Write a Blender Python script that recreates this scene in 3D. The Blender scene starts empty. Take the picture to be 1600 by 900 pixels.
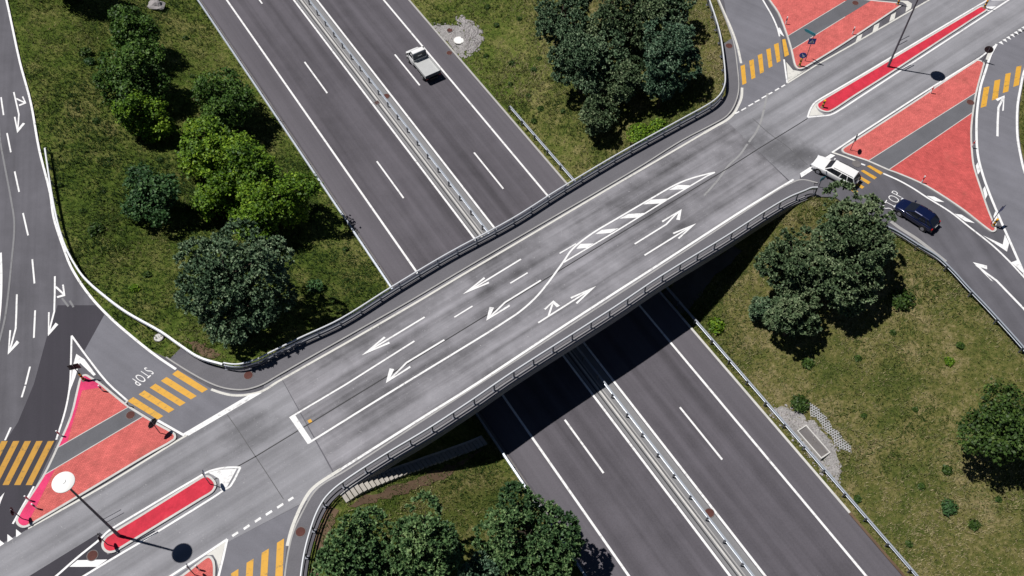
import bpy, math, random
import numpy as np
from mathutils import Vector, Matrix
from mathutils.geometry import tessellate_polygon

random.seed(7)
RNG = np.random.default_rng(11)
SC = bpy.context.scene
COL = SC.collection

# ------------------------------------------------------------------ camera, sky, sun, exposure
CAM_H, TILT, FPX = 67.0, math.radians(33.6), 1470.0
cam_d = bpy.data.cameras.new("camera")
cam_d.sensor_fit = 'HORIZONTAL'
cam_d.sensor_width = 36.0
cam_d.lens = FPX / 1600.0 * 36.0
cam_d.clip_start = 0.5
cam_d.clip_end = 6000
cam = bpy.data.objects.new("camera", cam_d)
COL.objects.link(cam)
cam.location = (0, 0, CAM_H)
cam.rotation_euler = (TILT, 0, 0)
SC.camera = cam

SUN_DIR = Vector((-0.464, 0.119, 1.0)).normalized()      # towards the sun
w = bpy.data.worlds.new("World")
SC.world = w
w.use_nodes = True
nt = w.node_tree
bg = nt.nodes["Background"]
sky = nt.nodes.new("ShaderNodeTexSky")
sky.sky_type = 'NISHITA'
sky.sun_disc = False
sky.sun_elevation = math.asin(SUN_DIR.z)
sky.sun_rotation = math.atan2(SUN_DIR.x, SUN_DIR.y)
nt.links.new(sky.outputs[0], bg.inputs[0])
sky.altitude = 2500
sky.air_density = 0.55
sky.dust_density = 0.2
bg.inputs[1].default_value = 0.05
sun_d = bpy.data.lights.new("sun", 'SUN')
sun_d.energy = 5.0
sun_d.angle = math.radians(0.5)
sun_d.color = (1.0, 0.965, 0.925)
sun = bpy.data.objects.new("sun", sun_d)
COL.objects.link(sun)
sun.rotation_euler = SUN_DIR.to_track_quat('Z', 'Y').to_euler()
SC.view_settings.view_transform = 'Standard'
SC.view_settings.look = 'None'
SC.view_settings.exposure = -0.16
SC.view_settings.gamma = 1.0
SC.view_settings.use_curve_mapping = False

# ------------------------------------------------------------------ survey: photo grid -> metres on a level plane
ZM = -6.2                                   # motorway level; the upper roads are z = 0
CT, ST = math.cos(TILT), math.sin(TILT)


def G(px, py, z=0.0):
    u, v = (px - 800) / FPX, (py - 450) / FPX
    d = (CAM_H - z) / (CT + v * ST)
    return (u * d, (ST - v * CT) * d)


def GL(pts, z=0.0):
    return [G(p[0], p[1], z) for p in pts]


def crop(pts, x0, y0, s):                   # measurements taken on an enlargement
    return [(x0 + a / s, y0 + b / s) for a, b in pts]


MA = math.radians(-57.75)                   # motorway direction
MD = np.array([math.cos(MA), math.sin(MA)])
MN = np.array([-MD[1], MD[0]])


def M(o, t):                                # motorway frame: offset across, distance along
    p = MN * o + MD * t
    return (float(p[0]), float(p[1]))


# ------------------------------------------------------------------ geometry helpers
def smooth(pts, n=5, closed=False):
    P = [np.array(p, float) for p in pts]
    if len(P) < 3:
        return [tuple(p) for p in P]
    out = []
    m = len(P)
    for i in range(m if closed else m - 1):
        p1, p2 = P[i], P[(i + 1) % m]
        p0 = P[i - 1] if (closed or i > 0) else 2 * p1 - p2
        p3 = P[(i + 2) % m] if (closed or i + 2 < m) else 2 * p2 - p1
        # centripetal-ish: shrink tangents for uneven spacing
        d = np.linalg.norm(p2 - p1)
        t1 = (p2 - p0)
        t2 = (p3 - p1)
        l1, l2 = np.linalg.norm(t1), np.linalg.norm(t2)
        t1 = t1 / l1 * d if l1 > 1e-9 else t1
        t2 = t2 / l2 * d if l2 > 1e-9 else t2
        for k in range(n):
            s = k / n
            h1 = 2 * s**3 - 3 * s**2 + 1
            h2 = s**3 - 2 * s**2 + s
            h3 = -2 * s**3 + 3 * s**2
            h4 = s**3 - s**2
            out.append(tuple(h1 * p1 + h2 * t1 + h3 * p2 + h4 * t2))
    if not closed:
        out.append(tuple(P[-1]))
    return out


def offset(pts, d, closed=False):           # d > 0: to the left of travel
    P = [np.array(p[:2], float) for p in pts]
    n = len(P)
    out = []
    for i in range(n):
        a = P[i - 1] if (closed or i > 0) else None
        b = P[(i + 1) % n] if (closed or i < n - 1) else None
        ns = []
        if a is not None:
            t = P[i] - a
            L = np.linalg.norm(t)
            if L > 1e-9:
                ns.append(np.array([-t[1], t[0]]) / L)
        if b is not None:
            t = b - P[i]
            L = np.linalg.norm(t)
            if L > 1e-9:
                ns.append(np.array([-t[1], t[0]]) / L)
        m = sum(ns)
        L = np.linalg.norm(m)
        m = m / L if L > 1e-6 else ns[0]
        c = max(0.5, float(m @ ns[0]))
        out.append(tuple(P[i] + m * (d / c)))
    return out


def area(p):
    return 0.5 * sum(p[i - 1][0] * p[i][1] - p[i][0] * p[i - 1][1] for i in range(len(p)))


def ccw(p):
    p = [tuple(q[:2]) for q in p]
    return p if area(p) > 0 else p[::-1]


def resample(pts, step):
    P = np.array([p[:2] for p in pts], float)
    L = np.r_[0, np.cumsum(np.linalg.norm(np.diff(P, axis=0), axis=1))]
    n = max(1, int(round(L[-1] / step)))
    s = np.linspace(0, L[-1], n + 1)
    return [(float(np.interp(t, L, P[:, 0])), float(np.interp(t, L, P[:, 1]))) for t in s]


class MB:
    def __init__(self):
        self.v, self.f = [], []

    def add(self, vs, fs):
        o = len(self.v)
        self.v += [tuple(map(float, q)) for q in vs]
        self.f += [tuple(o + i for i in f) for f in fs]
        return self

    def sheet(self, poly, z):
        p = ccw(poly)
        tris = tessellate_polygon([[Vector((q[0], q[1], 0)) for q in p]])
        vs = [(q[0], q[1], z) for q in p]
        fs = []
        for t in tris:
            a, b, c = [Vector(vs[i]) for i in t]
            fs.append(t if (b - a).cross(c - a).z > 0 else t[::-1])
        return self.add(vs, fs)

    def prism(self, poly, z0, z1, bottom=False):
        p = ccw(poly)
        n = len(p)
        self.sheet(p, z1)
        self.add([(q[0], q[1], z0) for q in p] + [(q[0], q[1], z1) for q in p],
                 [(i, (i + 1) % n, n + (i + 1) % n, n + i) for i in range(n)])
        if bottom:
            tris = tessellate_polygon([[Vector((q[0], q[1], 0)) for q in p]])
            self.add([(q[0], q[1], z0) for q in p], [t[::-1] for t in tris])
        return self

    def ribbon(self, pts, wd, z, zs=None):
        a, b = offset(pts, wd / 2), offset(pts, -wd / 2)
        n = len(pts)
        zz = zs if zs is not None else [z] * n
        return self.add([(q[0], q[1], zz[i]) for i, q in enumerate(a)] + [(q[0], q[1], zz[i]) for i, q in enumerate(b)],
                        [(n + i, n + i + 1, i + 1, i) for i in range(n - 1)])

    def ring(self, outer, inner, z0, z1):   # same vertex count, flat top with outer wall
        n = len(outer)
        self.add([(q[0], q[1], z1) for q in outer] + [(q[0], q[1], z1) for q in inner] + [(q[0], q[1], z0) for q in outer],
                 [(i, (i + 1) % n, n + (i + 1) % n, n + i) for i in range(n)] +
                 [(2 * n + i, 2 * n + (i + 1) % n, (i + 1) % n, i) for i in range(n)])
        return self

    def bar(self, pts, wd, z0, z1, zs=None):  # a solid strip along a line (kerb, rail beam)
        a, b = offset(pts, wd / 2), offset(pts, -wd / 2)
        n = len(pts)
        zz = zs if zs is not None else [0] * n
        vs = [(a[i][0], a[i][1], zz[i] + z1) for i in range(n)] + [(b[i][0], b[i][1], zz[i] + z1) for i in range(n)] + \
             [(a[i][0], a[i][1], zz[i] + z0) for i in range(n)] + [(b[i][0], b[i][1], zz[i] + z0) for i in range(n)]
        fs = []
        for i in range(n - 1):
            fs += [(n + i, n + i + 1, i + 1, i), (i, i + 1, 2 * n + i + 1, 2 * n + i),
                   (3 * n + i, 3 * n + i + 1, n + i + 1, n + i), (2 * n + i, 2 * n + i + 1, 3 * n + i + 1, 3 * n + i)]
        fs += [(0, 2 * n, 3 * n, n), (n - 1, 2 * n - 1, 4 * n - 1, 3 * n - 1)]
        return self.add(vs, fs)

    def box(self, c, s, rz=0.0):
        x, y, z = s[0] / 2, s[1] / 2, s[2] / 2
        cr, sr = math.cos(rz), math.sin(rz)
        vs = []
        for dz in (-z, z):
            for dx, dy in ((-x, -y), (x, -y), (x, y), (-x, y)):
                vs.append((c[0] + dx * cr - dy * sr, c[1] + dx * sr + dy * cr, c[2] + dz))
        return self.add(vs, [(3, 2, 1, 0), (4, 5, 6, 7), (0, 1, 5, 4), (1, 2, 6, 5), (2, 3, 7, 6), (3, 0, 4, 7)])

    def tube(self, path, radii, n=8, cap=True):
        P = [Vector(p) for p in path]
        if not hasattr(radii, '__len__'):
            radii = [radii] * len(P)
        vs, fs = [], []
        up = Vector((0, 0, 1))
        for i, p in enumerate(P):
            t = (P[min(i + 1, len(P) - 1)] - P[max(i - 1, 0)]).normalized()
            r = up if abs(t.z) < 0.9 else Vector((1, 0, 0))
            a = t.cross(r).normalized()
            b = t.cross(a).normalized()
            for k in range(n):
                an = 2 * math.pi * k / n
                vs.append(p + (a * math.cos(an) + b * math.sin(an)) * radii[i])
        for i in range(len(P) - 1):
            for k in range(n):
                fs.append((i * n + k, i * n + (k + 1) % n, (i + 1) * n + (k + 1) % n, (i + 1) * n + k))
        if cap:
            fs.append(tuple(range(n))[::-1])
            fs.append(tuple((len(P) - 1) * n + k for k in range(n)))
        return self.add(vs, fs)

    def disc(self, c, r, axis=(0, 0, 1), th=0.02, n=20, r2=None):
        ax = Vector(axis).normalized()
        c = Vector(c)
        return self.tube([c - ax * th / 2, c + ax * th / 2], [r, r if r2 is None else r2], n)

    def build(self, name, mat, parent=None, smooth_angle=None, world=True):
        me = bpy.data.meshes.new(name)
        vs = self.v
        if parent is not None and world:
            o = parent.location
            vs = [(q[0] - o.x, q[1] - o.y, q[2] - o.z) for q in vs]
        me.from_pydata(vs, [], self.f)
        me.materials.append(mat)
        me.update()
        if smooth_angle:
            me.polygons.foreach_set("use_smooth", [True] * len(me.polygons))
            me.set_sharp_from_angle(angle=math.radians(smooth_angle))
        ob = bpy.data.objects.new(name, me)
        COL.objects.link(ob)
        if parent is not None:
            ob.parent = parent
        return ob


def thing(name, label, cat, loc=(0, 0, 0), rz=0.0, group=None):
    o = bpy.data.objects.new(name, None)
    o.empty_display_size = 0.3
    COL.objects.link(o)
    o.location = loc
    o.rotation_euler = (0, 0, rz)
    tag(o, label, cat, group)
    return o


def tag(o, label, cat, group=None):
    o["label"] = label
    o["category"] = cat
    if group:
        o["group"] = group
    return o


def copy_tree(o, parent=None):
    c = o.copy()
    COL.objects.link(c)
    if parent is not None:
        c.parent = parent
    for ch in list(o.children):
        copy_tree(ch, c)
    return c


# ------------------------------------------------------------------ materials
def new_mat(name, rough=0.8, spec=0.3, metal=0.0):
    m = bpy.data.materials.new(name)
    m.use_nodes = True
    t = m.node_tree
    b = t.nodes["Principled BSDF"]
    b.inputs["Roughness"].default_value = rough
    b.inputs["Metallic"].default_value = metal
    b.inputs["Specular IOR Level"].default_value = spec
    return m, t, b


class N:
    """small node-graph writer"""
    def __init__(self, t):
        self.t = t
        self.tc = t.nodes.new("ShaderNodeTexCoord")

    def coords(self, rot=0.0, scale=(1, 1, 1)):
        mp = self.t.nodes.new("ShaderNodeMapping")
        mp.vector_type = 'TEXTURE'
        mp.inputs["Rotation"].default_value = (0, 0, rot)
        self.t.links.new(self.tc.outputs["Object"], mp.inputs[0])
        sm = self.t.nodes.new("ShaderNodeVectorMath")
        sm.operation = 'MULTIPLY'
        self.t.links.new(mp.outputs[0], sm.inputs[0])
        sm.inputs[1].default_value = scale
        return sm.outputs[0]

    def noise(self, vec, scale, detail=4, rough=0.55, dist=0.0):
        n = self.t.nodes.new("ShaderNodeTexNoise")
        n.inputs["Scale"].default_value = scale
        n.inputs["Detail"].default_value = detail
        n.inputs["Roughness"].default_value = rough
        n.inputs["Distortion"].default_value = dist
        self.t.links.new(vec, n.inputs["Vector"])
        return n.outputs["Fac"]

    def math(self, op, a, b=None, c=None, clamp=False):
        n = self.t.nodes.new("ShaderNodeMath")
        n.operation = op
        n.use_clamp = clamp
        for i, x in enumerate((a, b, c)):
            if x is None:
                continue
            if isinstance(x, (int, float)):
                n.inputs[i].default_value = x
            else:
                self.t.links.new(x, n.inputs[i])
        return n.outputs[0]

    def ramp(self, fac, stops):
        n = self.t.nodes.new("ShaderNodeValToRGB")
        e = n.color_ramp.elements
        e[0].position, e[0].color = stops[0][0], (*stops[0][1], 1)
        e[1].position, e[1].color = stops[-1][0], (*stops[-1][1], 1)
        for p, c in stops[1:-1]:
            x = e.new(p)
            x.color = (*c, 1)
        self.t.links.new(fac, n.inputs[0])
        return n.outputs[0]

    def step(self, fac, lo, hi):
        n = self.t.nodes.new("ShaderNodeMapRange")
        n.interpolation_type = 'SMOOTHSTEP'
        n.inputs[1].default_value = lo
        n.inputs[2].default_value = hi
        self.t.links.new(fac, n.inputs[0])
        return n.outputs[0]

    def mix(self, fac, a, b):
        n = self.t.nodes.new("ShaderNodeMix")
        n.data_type = 'RGBA'
        if isinstance(fac, (int, float)):
            n.inputs[0].default_value = fac
        else:
            self.t.links.new(fac, n.inputs[0])
        for i, x in ((6, a), (7, b)):
            if isinstance(x, tuple):
                n.inputs[i].default_value = (*x, 1)
            else:
                self.t.links.new(x, n.inputs[i])
        return n.outputs[2]

    def scale(self, col, f):
        n = self.t.nodes.new("ShaderNodeVectorMath")
        n.operation = 'SCALE'
        if isinstance(col, tuple):
            n.inputs[0].default_value = col
        else:
            self.t.links.new(col, n.inputs[0])
        self.t.links.new(f, n.inputs["Scale"])
        return n.outputs[0]

    def bump(self, h, bsdf, strength=0.3, dist=0.02):
        n = self.t.nodes.new("ShaderNodeBump")
        n.inputs["Strength"].default_value = strength
        n.inputs["Distance"].default_value = dist
        self.t.links.new(h, n.inputs["Height"])
        self.t.links.new(n.outputs[0], bsdf.inputs["Normal"])


def lin(*c):
    return tuple(((x / 255) / 12.92 if x <= 10 else ((x / 255 + 0.055) / 1.055) ** 2.4) for x in c)


def asphalt(name, base, ang, streak=0.25, patch=0.25, speck=0.25, cracks=0.0, pale=None, lanes=0.0, lane_w=3.4, lane_o=0.0, stains=()):
    m, t, b = new_mat(name, 0.85, 0.25)
    n = N(t)
    iso = n.coords()
    al = n.coords(ang, (0.03, 0.9, 1))
    al2 = n.coords(ang, (0.08, 2.6, 1))
    s1 = n.noise(al, 1.0, 3)
    s2 = n.noise(al2, 1.0, 4)
    p1 = n.noise(iso, 0.12, 4, 0.6, 0.4)
    p2 = n.noise(iso, 0.7, 5, 0.6)
    f1 = n.noise(iso, 9.0, 2, 0.7)
    f2 = n.noise(iso, 30.0, 1, 0.5)
    v = n.math('MULTIPLY_ADD', n.math('SUBTRACT', s1, 0.5), streak * 2.2, 1.0)
    v = n.math('MULTIPLY_ADD', n.math('SUBTRACT', s2, 0.5), streak * 1.0, v)
    v = n.math('MULTIPLY_ADD', n.math('SUBTRACT', p1, 0.5), patch * 2.0, v)
    v = n.math('MULTIPLY_ADD', n.math('SUBTRACT', p2, 0.5), patch * 1.0, v)
    v = n.math('MULTIPLY_ADD', n.math('SUBTRACT', f1, 0.5), speck * 1.6, v)
    v = n.math('MULTIPLY_ADD', n.math('SUBTRACT', f2, 0.5), speck * 1.2, v)
    if lanes:                                # wheel tracks polished by traffic
        sx = t.nodes.new("ShaderNodeSeparateXYZ")
        mp = n.coords(ang)
        t.links.new(mp, sx.inputs[0])
        ph = n.math('MULTIPLY', n.math('ADD', sx.outputs[1], n.math('MULTIPLY', p1, 0.5)), 2 * math.pi * 2 / lane_w)
        wv = n.math('COSINE', n.math('ADD', ph, lane_o))
        v = n.math('MULTIPLY_ADD', wv, lanes, v)
    for sx0, sy0, rx, ry, ra, amt in stains:    # rubber and oil where traffic turns
        mp = t.nodes.new("ShaderNodeMapping")
        mp.vector_type = 'TEXTURE'
        mp.inputs["Location"].default_value = (sx0, sy0, 0)
        mp.inputs["Rotation"].default_value = (0, 0, ra)
        mp.inputs["Scale"].default_value = (rx, ry, 1e6)
        t.links.new(n.tc.outputs["Object"], mp.inputs[0])
        ln_ = t.nodes.new("ShaderNodeVectorMath")
        ln_.operation = 'LENGTH'
        t.links.new(mp.outputs[0], ln_.inputs[0])
        dd = n.math('ADD', ln_.outputs["Value"], n.math('MULTIPLY', n.math('SUBTRACT', p2, 0.5), 0.9))
        k = n.math('SUBTRACT', 1.0, n.step(dd, 0.25, 1.05))
        v = n.math('MULTIPLY', v, n.math('SUBTRACT', 1.0, n.math('MULTIPLY', k, amt)))
    col = n.scale(base, v)
    if pale is not None:                     # chalky worn flecks
        k = n.step(n.noise(iso, 2.2, 6, 0.75), 0.52, 0.66)
        sp = n.step(n.noise(iso, 11, 2, 0.6), 0.60, 0.67)
        col = n.mix(n.math('MULTIPLY', n.math('MULTIPLY', k, sp), 0.8), col, pale)
    if cracks:
        vo = t.nodes.new("ShaderNodeTexVoronoi")
        vo.feature = 'DISTANCE_TO_EDGE'
        vo.inputs["Scale"].default_value = 0.16
        dn = t.nodes.new("ShaderNodeVectorMath")
        dn.operation = 'ADD'
        t.links.new(iso, dn.inputs[0])
        nn = t.nodes.new("ShaderNodeTexNoise")
        nn.inputs["Scale"].default_value = 0.7
        nn.inputs["Detail"].default_value = 5
        t.links.new(iso, nn.inputs["Vector"])
        t.links.new(nn.outputs["Color"], dn.inputs[1])
        t.links.new(dn.outputs[0], vo.inputs["Vector"])
        k = n.math('SUBTRACT', 1.0, n.step(vo.outputs["Distance"], 0.0, 0.006))
        k = n.math('MULTIPLY', k, n.step(n.noise(iso, 0.2, 2), 0.5, 0.6))
        col = n.mix(n.math('MULTIPLY', k, cracks), col, (0.012, 0.012, 0.014))
    t.links.new(col, b.inputs["Base Color"])
    n.bump(f1, b, 0.25, 0.01)
    return m


def paint(name, col, wear=0.35, worn=(0.13, 0.13, 0.135), rough=0.65, ang=0.6):
    m, t, b = new_mat(name, rough, 0.3)
    n = N(t)
    iso = n.coords()
    a = n.noise(iso, 3.5, 7, 0.72)
    bb = n.noise(n.coords(ang, (0.25, 3, 1)), 1.0, 4)
    k = n.step(n.math('MULTIPLY_ADD', bb, 0.5, n.math('MULTIPLY', a, 0.8)), 0.66, 0.86)
    d = n.math('MULTIPLY_ADD', n.math('SUBTRACT', n.noise(iso, 1.3, 4), 0.5), 0.25, 1.0)
    c = n.mix(n.math('MULTIPLY', k, wear), n.scale(col, d), worn)
    t.links.new(c, b.inputs["Base Color"])
    return m


def plain(name, col, rough=0.6, spec=0.4, metal=0.0, var=0.12, sc=3.0, coat=0.0):
    m, t, b = new_mat(name, rough, spec, metal)
    n = N(t)
    d = n.math('MULTIPLY_ADD', n.math('SUBTRACT', n.noise(n.coords(), sc, 4), 0.5), var * 2, 1.0)
    t.links.new(n.scale(col, d), b.inputs["Base Color"])
    if coat:
        b.inputs["Coat Weight"].default_value = coat
        b.inputs["Coat Roughness"].default_value = 0.06
    return m


def concrete(name, col, var=0.3):
    m, t, b = new_mat(name, 0.9, 0.2)
    n = N(t)
    iso = n.coords()
    d = n.math('MULTIPLY_ADD', n.math('SUBTRACT', n.noise(iso, 0.6, 6, 0.65), 0.5), var * 2.4, 1.0)
    d = n.math('MULTIPLY_ADD', n.math('SUBTRACT', n.noise(iso, 8, 3, 0.6), 0.5), var, d)
    t.links.new(n.scale(col, d), b.inputs["Base Color"])
    return m


def leafmat(name, dark, mid, light, trans=0.12, rough=0.55):
    m, t, b = new_mat(name, rough, 0.25)
    n = N(t)
    at = t.nodes.new("ShaderNodeAttribute")
    at.attribute_name = "tint"
    c = n.ramp(at.outputs["Fac"], [(0.0, dark), (0.5, mid), (1.0, light)])
    t.links.new(c, b.inputs["Base Color"])
    tr = t.nodes.new("ShaderNodeBsdfTranslucent")
    t.links.new(c, tr.inputs[0])
    mx = t.nodes.new("ShaderNodeMixShader")
    mx.inputs[0].default_value = trans
    t.links.new(b.outputs[0], mx.inputs[1])
    t.links.new(tr.outputs[0], mx.inputs[2])
    t.links.new(mx.outputs[0], t.nodes["Material Output"].inputs[0])
    return m


BR = math.radians(36.0)                     # direction of the bridge road
MT = {}
MT['motorway'] = asphalt("motorway asphalt", lin(87, 84, 90), MA, 0.40, 0.34, 0.30, 0.0, lanes=0.06, lane_w=3.3)
MT['shoulder'] = asphalt("hard shoulder asphalt", lin(95, 92, 98), MA, 0.28, 0.10, 0.22)
STAINS = [(*G(1225, 236), 5.0, 2.6, math.radians(-20), 0.42), (*G(1262, 246), 3.0, 1.6, math.radians(20), 0.3), (*G(1170, 215), 5.5, 1.4, BR, 0.22), (*G(390, 672), 3.0, 2.2, 0.3, 0.3),
          (*G(1010, 285), 9.0, 0.9, BR, 0.2), (*G(620, 500), 9.0, 1.0, BR, 0.22), (*G(850, 400), 7.0, 0.9, BR, 0.2), (*G(720, 560), 11.0, 0.7, BR, 0.15)]
MT['deck'] = asphalt("bridge asphalt", lin(128, 127, 132), BR, 0.75, 0.75, 0.16, 0.0, pale=(0.62, 0.62, 0.62), lanes=0.09, lane_w=3.3, stains=STAINS)
MT['main'] = asphalt("main road asphalt", lin(135, 135, 140), BR, 0.42, 0.36, 0.16, 0.0, pale=(0.55, 0.55, 0.55), lanes=0.07, lane_w=3.4, stains=STAINS[:4])
MT['worn'] = asphalt("tyre darkened asphalt", lin(112, 110, 116), BR, 0.4, 0.3, 0.16)
MT['ramp'] = asphalt("slip road asphalt", lin(93, 92, 98), math.radians(-75), 0.26, 0.40, 0.20, 0.0, lanes=0.05, lane_w=3.6)
MT['stub'] = asphalt("side road asphalt", lin(114, 114, 121), math.radians(-35), 0.16, 0.26, 0.18, 0.0)
MT['fresh'] = asphalt("fresh dark asphalt", lin(62, 60, 67), math.radians(-75), 0.15, 0.12, 0.22)
MT['walk'] = asphalt("pavement asphalt", lin(103, 102, 107), BR, 0.12, 0.2, 0.24, 0.0)
MT['strip'] = asphalt("crossing asphalt", lin(100, 101, 106), BR, 0.1, 0.35, 0.2, 0.0)
MT['tar'] = plain("tar joint", (0.035, 0.035, 0.038), 0.7)
MT['joint'] = plain("old cut joint", (0.10, 0.10, 0.105), 0.8)
MT['track'] = paint("pale tyre scrub", (0.29, 0.29, 0.295), 0.95, (0.19, 0.19, 0.195))
MT['white'] = paint("white road paint", (0.82, 0.82, 0.82), 0.5)
MT['cream'] = paint("worn white road paint", (0.64, 0.63, 0.59), 0.7, (0.3, 0.3, 0.29))
MT['ghost'] = paint("old line trace", (0.20, 0.20, 0.21), 0.9, (0.12, 0.12, 0.125))
MT['yellow'] = paint("yellow crossing paint", (0.66, 0.355, 0.045), 0.85, (0.24, 0.17, 0.07))
MT['yellowdirty'] = paint("dirty yellow crossing paint", (0.50, 0.26, 0.03), 0.95, (0.16, 0.115, 0.05))
MT['kerb'] = concrete("pale kerb stone", (0.56, 0.55, 0.53), 0.3)
MT['kerbmid'] = concrete("weathered kerb stone", (0.36, 0.355, 0.35), 0.22)
MT['kerbgrey'] = concrete("grey kerb stone", (0.42, 0.41, 0.40), 0.18)
MT['concrete'] = concrete("bridge concrete", (0.23, 0.225, 0.235), 0.2)
MT['stair'] = concrete("stair concrete", (0.40, 0.375, 0.34), 0.35)
MT['median'] = asphalt("median concrete", lin(128, 128, 130), MA, 0.2, 0.15, 0.2)
MT['steel'] = plain("galvanised steel", (0.45, 0.49, 0.55), 0.42, 0.5, 0.35, 0.08)
MT['steelwhite'] = plain("bleached galvanised steel", (0.66, 0.68, 0.71), 0.5, 0.5, 0.15, 0.06)
MT['post'] = plain("steel post", (0.16, 0.17, 0.20), 0.5, 0.4, 0.3)
MT['polegrey'] = plain("lamp pole paint", (0.10, 0.10, 0.12), 0.5, 0.4, 0.2)
MT['lampwhite'] = plain("white reflector", (0.85, 0.85, 0.83), 0.4, 0.4, 0, 0.03)
MT['rust'] = concrete("rusty iron", (0.10, 0.042, 0.036), 0.4)
MT['iron'] = concrete("grey iron", (0.16, 0.15, 0.15), 0.3)
MT['coverwhite'] = concrete("pale concrete cover", (0.82, 0.82, 0.80), 0.08)
MT['black'] = plain("black", (0.012, 0.012, 0.013), 0.5)
MT['blacksign'] = plain("dark sign back", (0.03, 0.031, 0.036), 0.45, 0.4, 0.2)
MT['signblue'] = plain("sign blue", (0.015, 0.05, 0.36), 0.35, 0.5, 0, 0.05)
MT['signteal'] = plain("sign teal", (0.02, 0.22, 0.28), 0.4, 0.5, 0, 0.05)
MT['signwhite'] = plain("sign white", (0.8, 0.8, 0.8), 0.4, 0.4, 0, 0.04)
MT['signyellow'] = plain("sign yellow", (0.80, 0.42, 0.02), 0.45, 0.4, 0, 0.05)
MT['signred'] = plain("sign red", (0.55, 0.03, 0.03), 0.45, 0.4, 0, 0.05)
MT['bark'] = concrete("bark", (0.06, 0.045, 0.035), 0.4)
MT['stone'] = concrete("boulder stone", (0.34, 0.32, 0.32), 0.5)
MT['tyre'] = plain("tyre rubber", (0.012, 0.012, 0.013), 0.8)
MT['rim'] = plain("alloy rim", (0.5, 0.5, 0.52), 0.35, 0.5, 0.7)
MT['glass'] = plain("dark car glass", (0.012, 0.014, 0.02), 0.06, 0.6, 0, 0.0)
MT['carwhite'] = plain("white car paint", (0.82, 0.82, 0.82), 0.3, 0.5, 0, 0.02, coat=0.6)
MT['carblue'] = plain("dark blue car paint", (0.006, 0.012, 0.055), 0.25, 0.5, 0.3, 0.03, coat=0.8)
MT['trim'] = plain("black trim", (0.02, 0.02, 0.022), 0.6)
MT['bed'] = plain("alu load bed", (0.50, 0.51, 0.51), 0.5, 0.4, 0.2, 0.08)
MT['cabgrey'] = plain("grey cab wall", (0.045, 0.055, 0.075), 0.5)
MT['lens'] = plain("headlight lens", (0.7, 0.72, 0.75), 0.15, 0.6)
MT['taillens'] = plain("tail light lens", (0.35, 0.01, 0.01), 0.2, 0.6)


def island_red(name, col, ang, tiles):
    m, t, b = new_mat(name, 0.85, 0.2)
    n = N(t)
    iso = n.coords()
    d = n.math('MULTIPLY_ADD', n.math('SUBTRACT', n.noise(iso, 0.9, 6, 0.65), 0.5), 0.95, 1.0)
    d = n.math('MULTIPLY_ADD', n.math('SUBTRACT', n.noise(iso, 6, 4, 0.7), 0.5), 0.55, d)
    if tiles:                                # courses of small red paving setts
        mp = n.coords(ang, (1, 1, 1))
        br = t.nodes.new("ShaderNodeTexBrick")
        br.inputs["Scale"].default_value = 1.9
        br.inputs["Mortar Size"].default_value = 0.03
        br.inputs["Color1"].default_value = (1, 1, 1, 1)
        br.inputs["Color2"].default_value = (0.80, 0.80, 0.80, 1)
        br.inputs["Mortar"].default_value = (0.66, 0.64, 0.64, 1)
        t.links.new(mp, br.inputs["Vector"])
        c = n.mix(1.0, br.outputs["Color"], col)
        c.node.blend_type = 'MULTIPLY'
    else:
        c = n.mix(0.0, col, col)
    st = n.step(n.noise(iso, 0.35, 5, 0.7), 0.55, 0.72)
    c = n.mix(n.math('MULTIPLY', st, 0.5), c, (0.36, 0.10, 0.08))
    t.links.new(n.scale(c, d), b.inputs["Base Color"])
    dk = n.step(n.noise(iso, 1.6, 6, 0.75), 0.60, 0.78)
    c2 = n.mix(n.math('MULTIPLY', dk, 0.45), b.inputs["Base Color"].links[0].from_socket, (0.20, 0.09, 0.085))
    t.links.new(c2, b.inputs["Base Color"])
    n.bump(n.noise(iso, 20, 2), b, 0.2, 0.01)
    return m


MT['salmon'] = island_red("salmon red paving", (0.66, 0.150, 0.135), BR, True)
MT['salmon2'] = island_red("red sett paving", (0.60, 0.110, 0.102), math.radians(-35), True)
MT['crimson'] = island_red("crimson coating", (0.56, 0.034, 0.060), BR, False)
MT['magenta'] = island_red("magenta coating", (0.66, 0.05, 0.15), BR, False)

# grass ground
m, t, b = new_mat("grassy ground", 0.95, 0.05)
n = N(t)
iso = n.coords()
a1 = n.noise(iso, 0.10, 5, 0.6, 0.6)
a2 = n.noise(iso, 0.55, 6, 0.68, 0.3)
a3 = n.noise(iso, 3.2, 5, 0.7)
a4 = n.noise(iso, 13, 3, 0.7)
mixv = n.math('ADD', n.math('MULTIPLY', a1, 0.35), n.math('ADD', n.math('MULTIPLY', a2, 0.35), n.math('MULTIPLY', a3, 0.30)))
c = n.ramp(mixv, [(0.36, (0.032, 0.050, 0.013)), (0.45, (0.085, 0.105, 0.026)), (0.52, (0.145, 0.140, 0.046)), (0.60, (0.26, 0.215, 0.11))])
sx = t.nodes.new("ShaderNodeSeparateXYZ")
t.links.new(iso, sx.inputs[0])
a5 = n.noise(iso, 0.07, 4, 0.6, 0.5)
gk = n.step(n.math('ADD', n.math('MULTIPLY', sx.outputs[0], 0.012), a5), 0.25, 0.75)
c = n.mix(n.math('MULTIPLY', n.math('SUBTRACT', 1.0, gk), 0.72), c, n.ramp(mixv, [(0.36, (0.024, 0.054, 0.009)), (0.47, (0.090, 0.145, 0.022)), (0.60, (0.20, 0.205, 0.062))]))
dv = n.math('MULTIPLY_ADD', n.math('SUBTRACT', a4, 0.5), 1.4, 1.0)
dv = n.math('MULTIPLY_ADD', n.math('SUBTRACT', a3, 0.5), 1.0, dv)
c = n.scale(c, dv)
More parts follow.
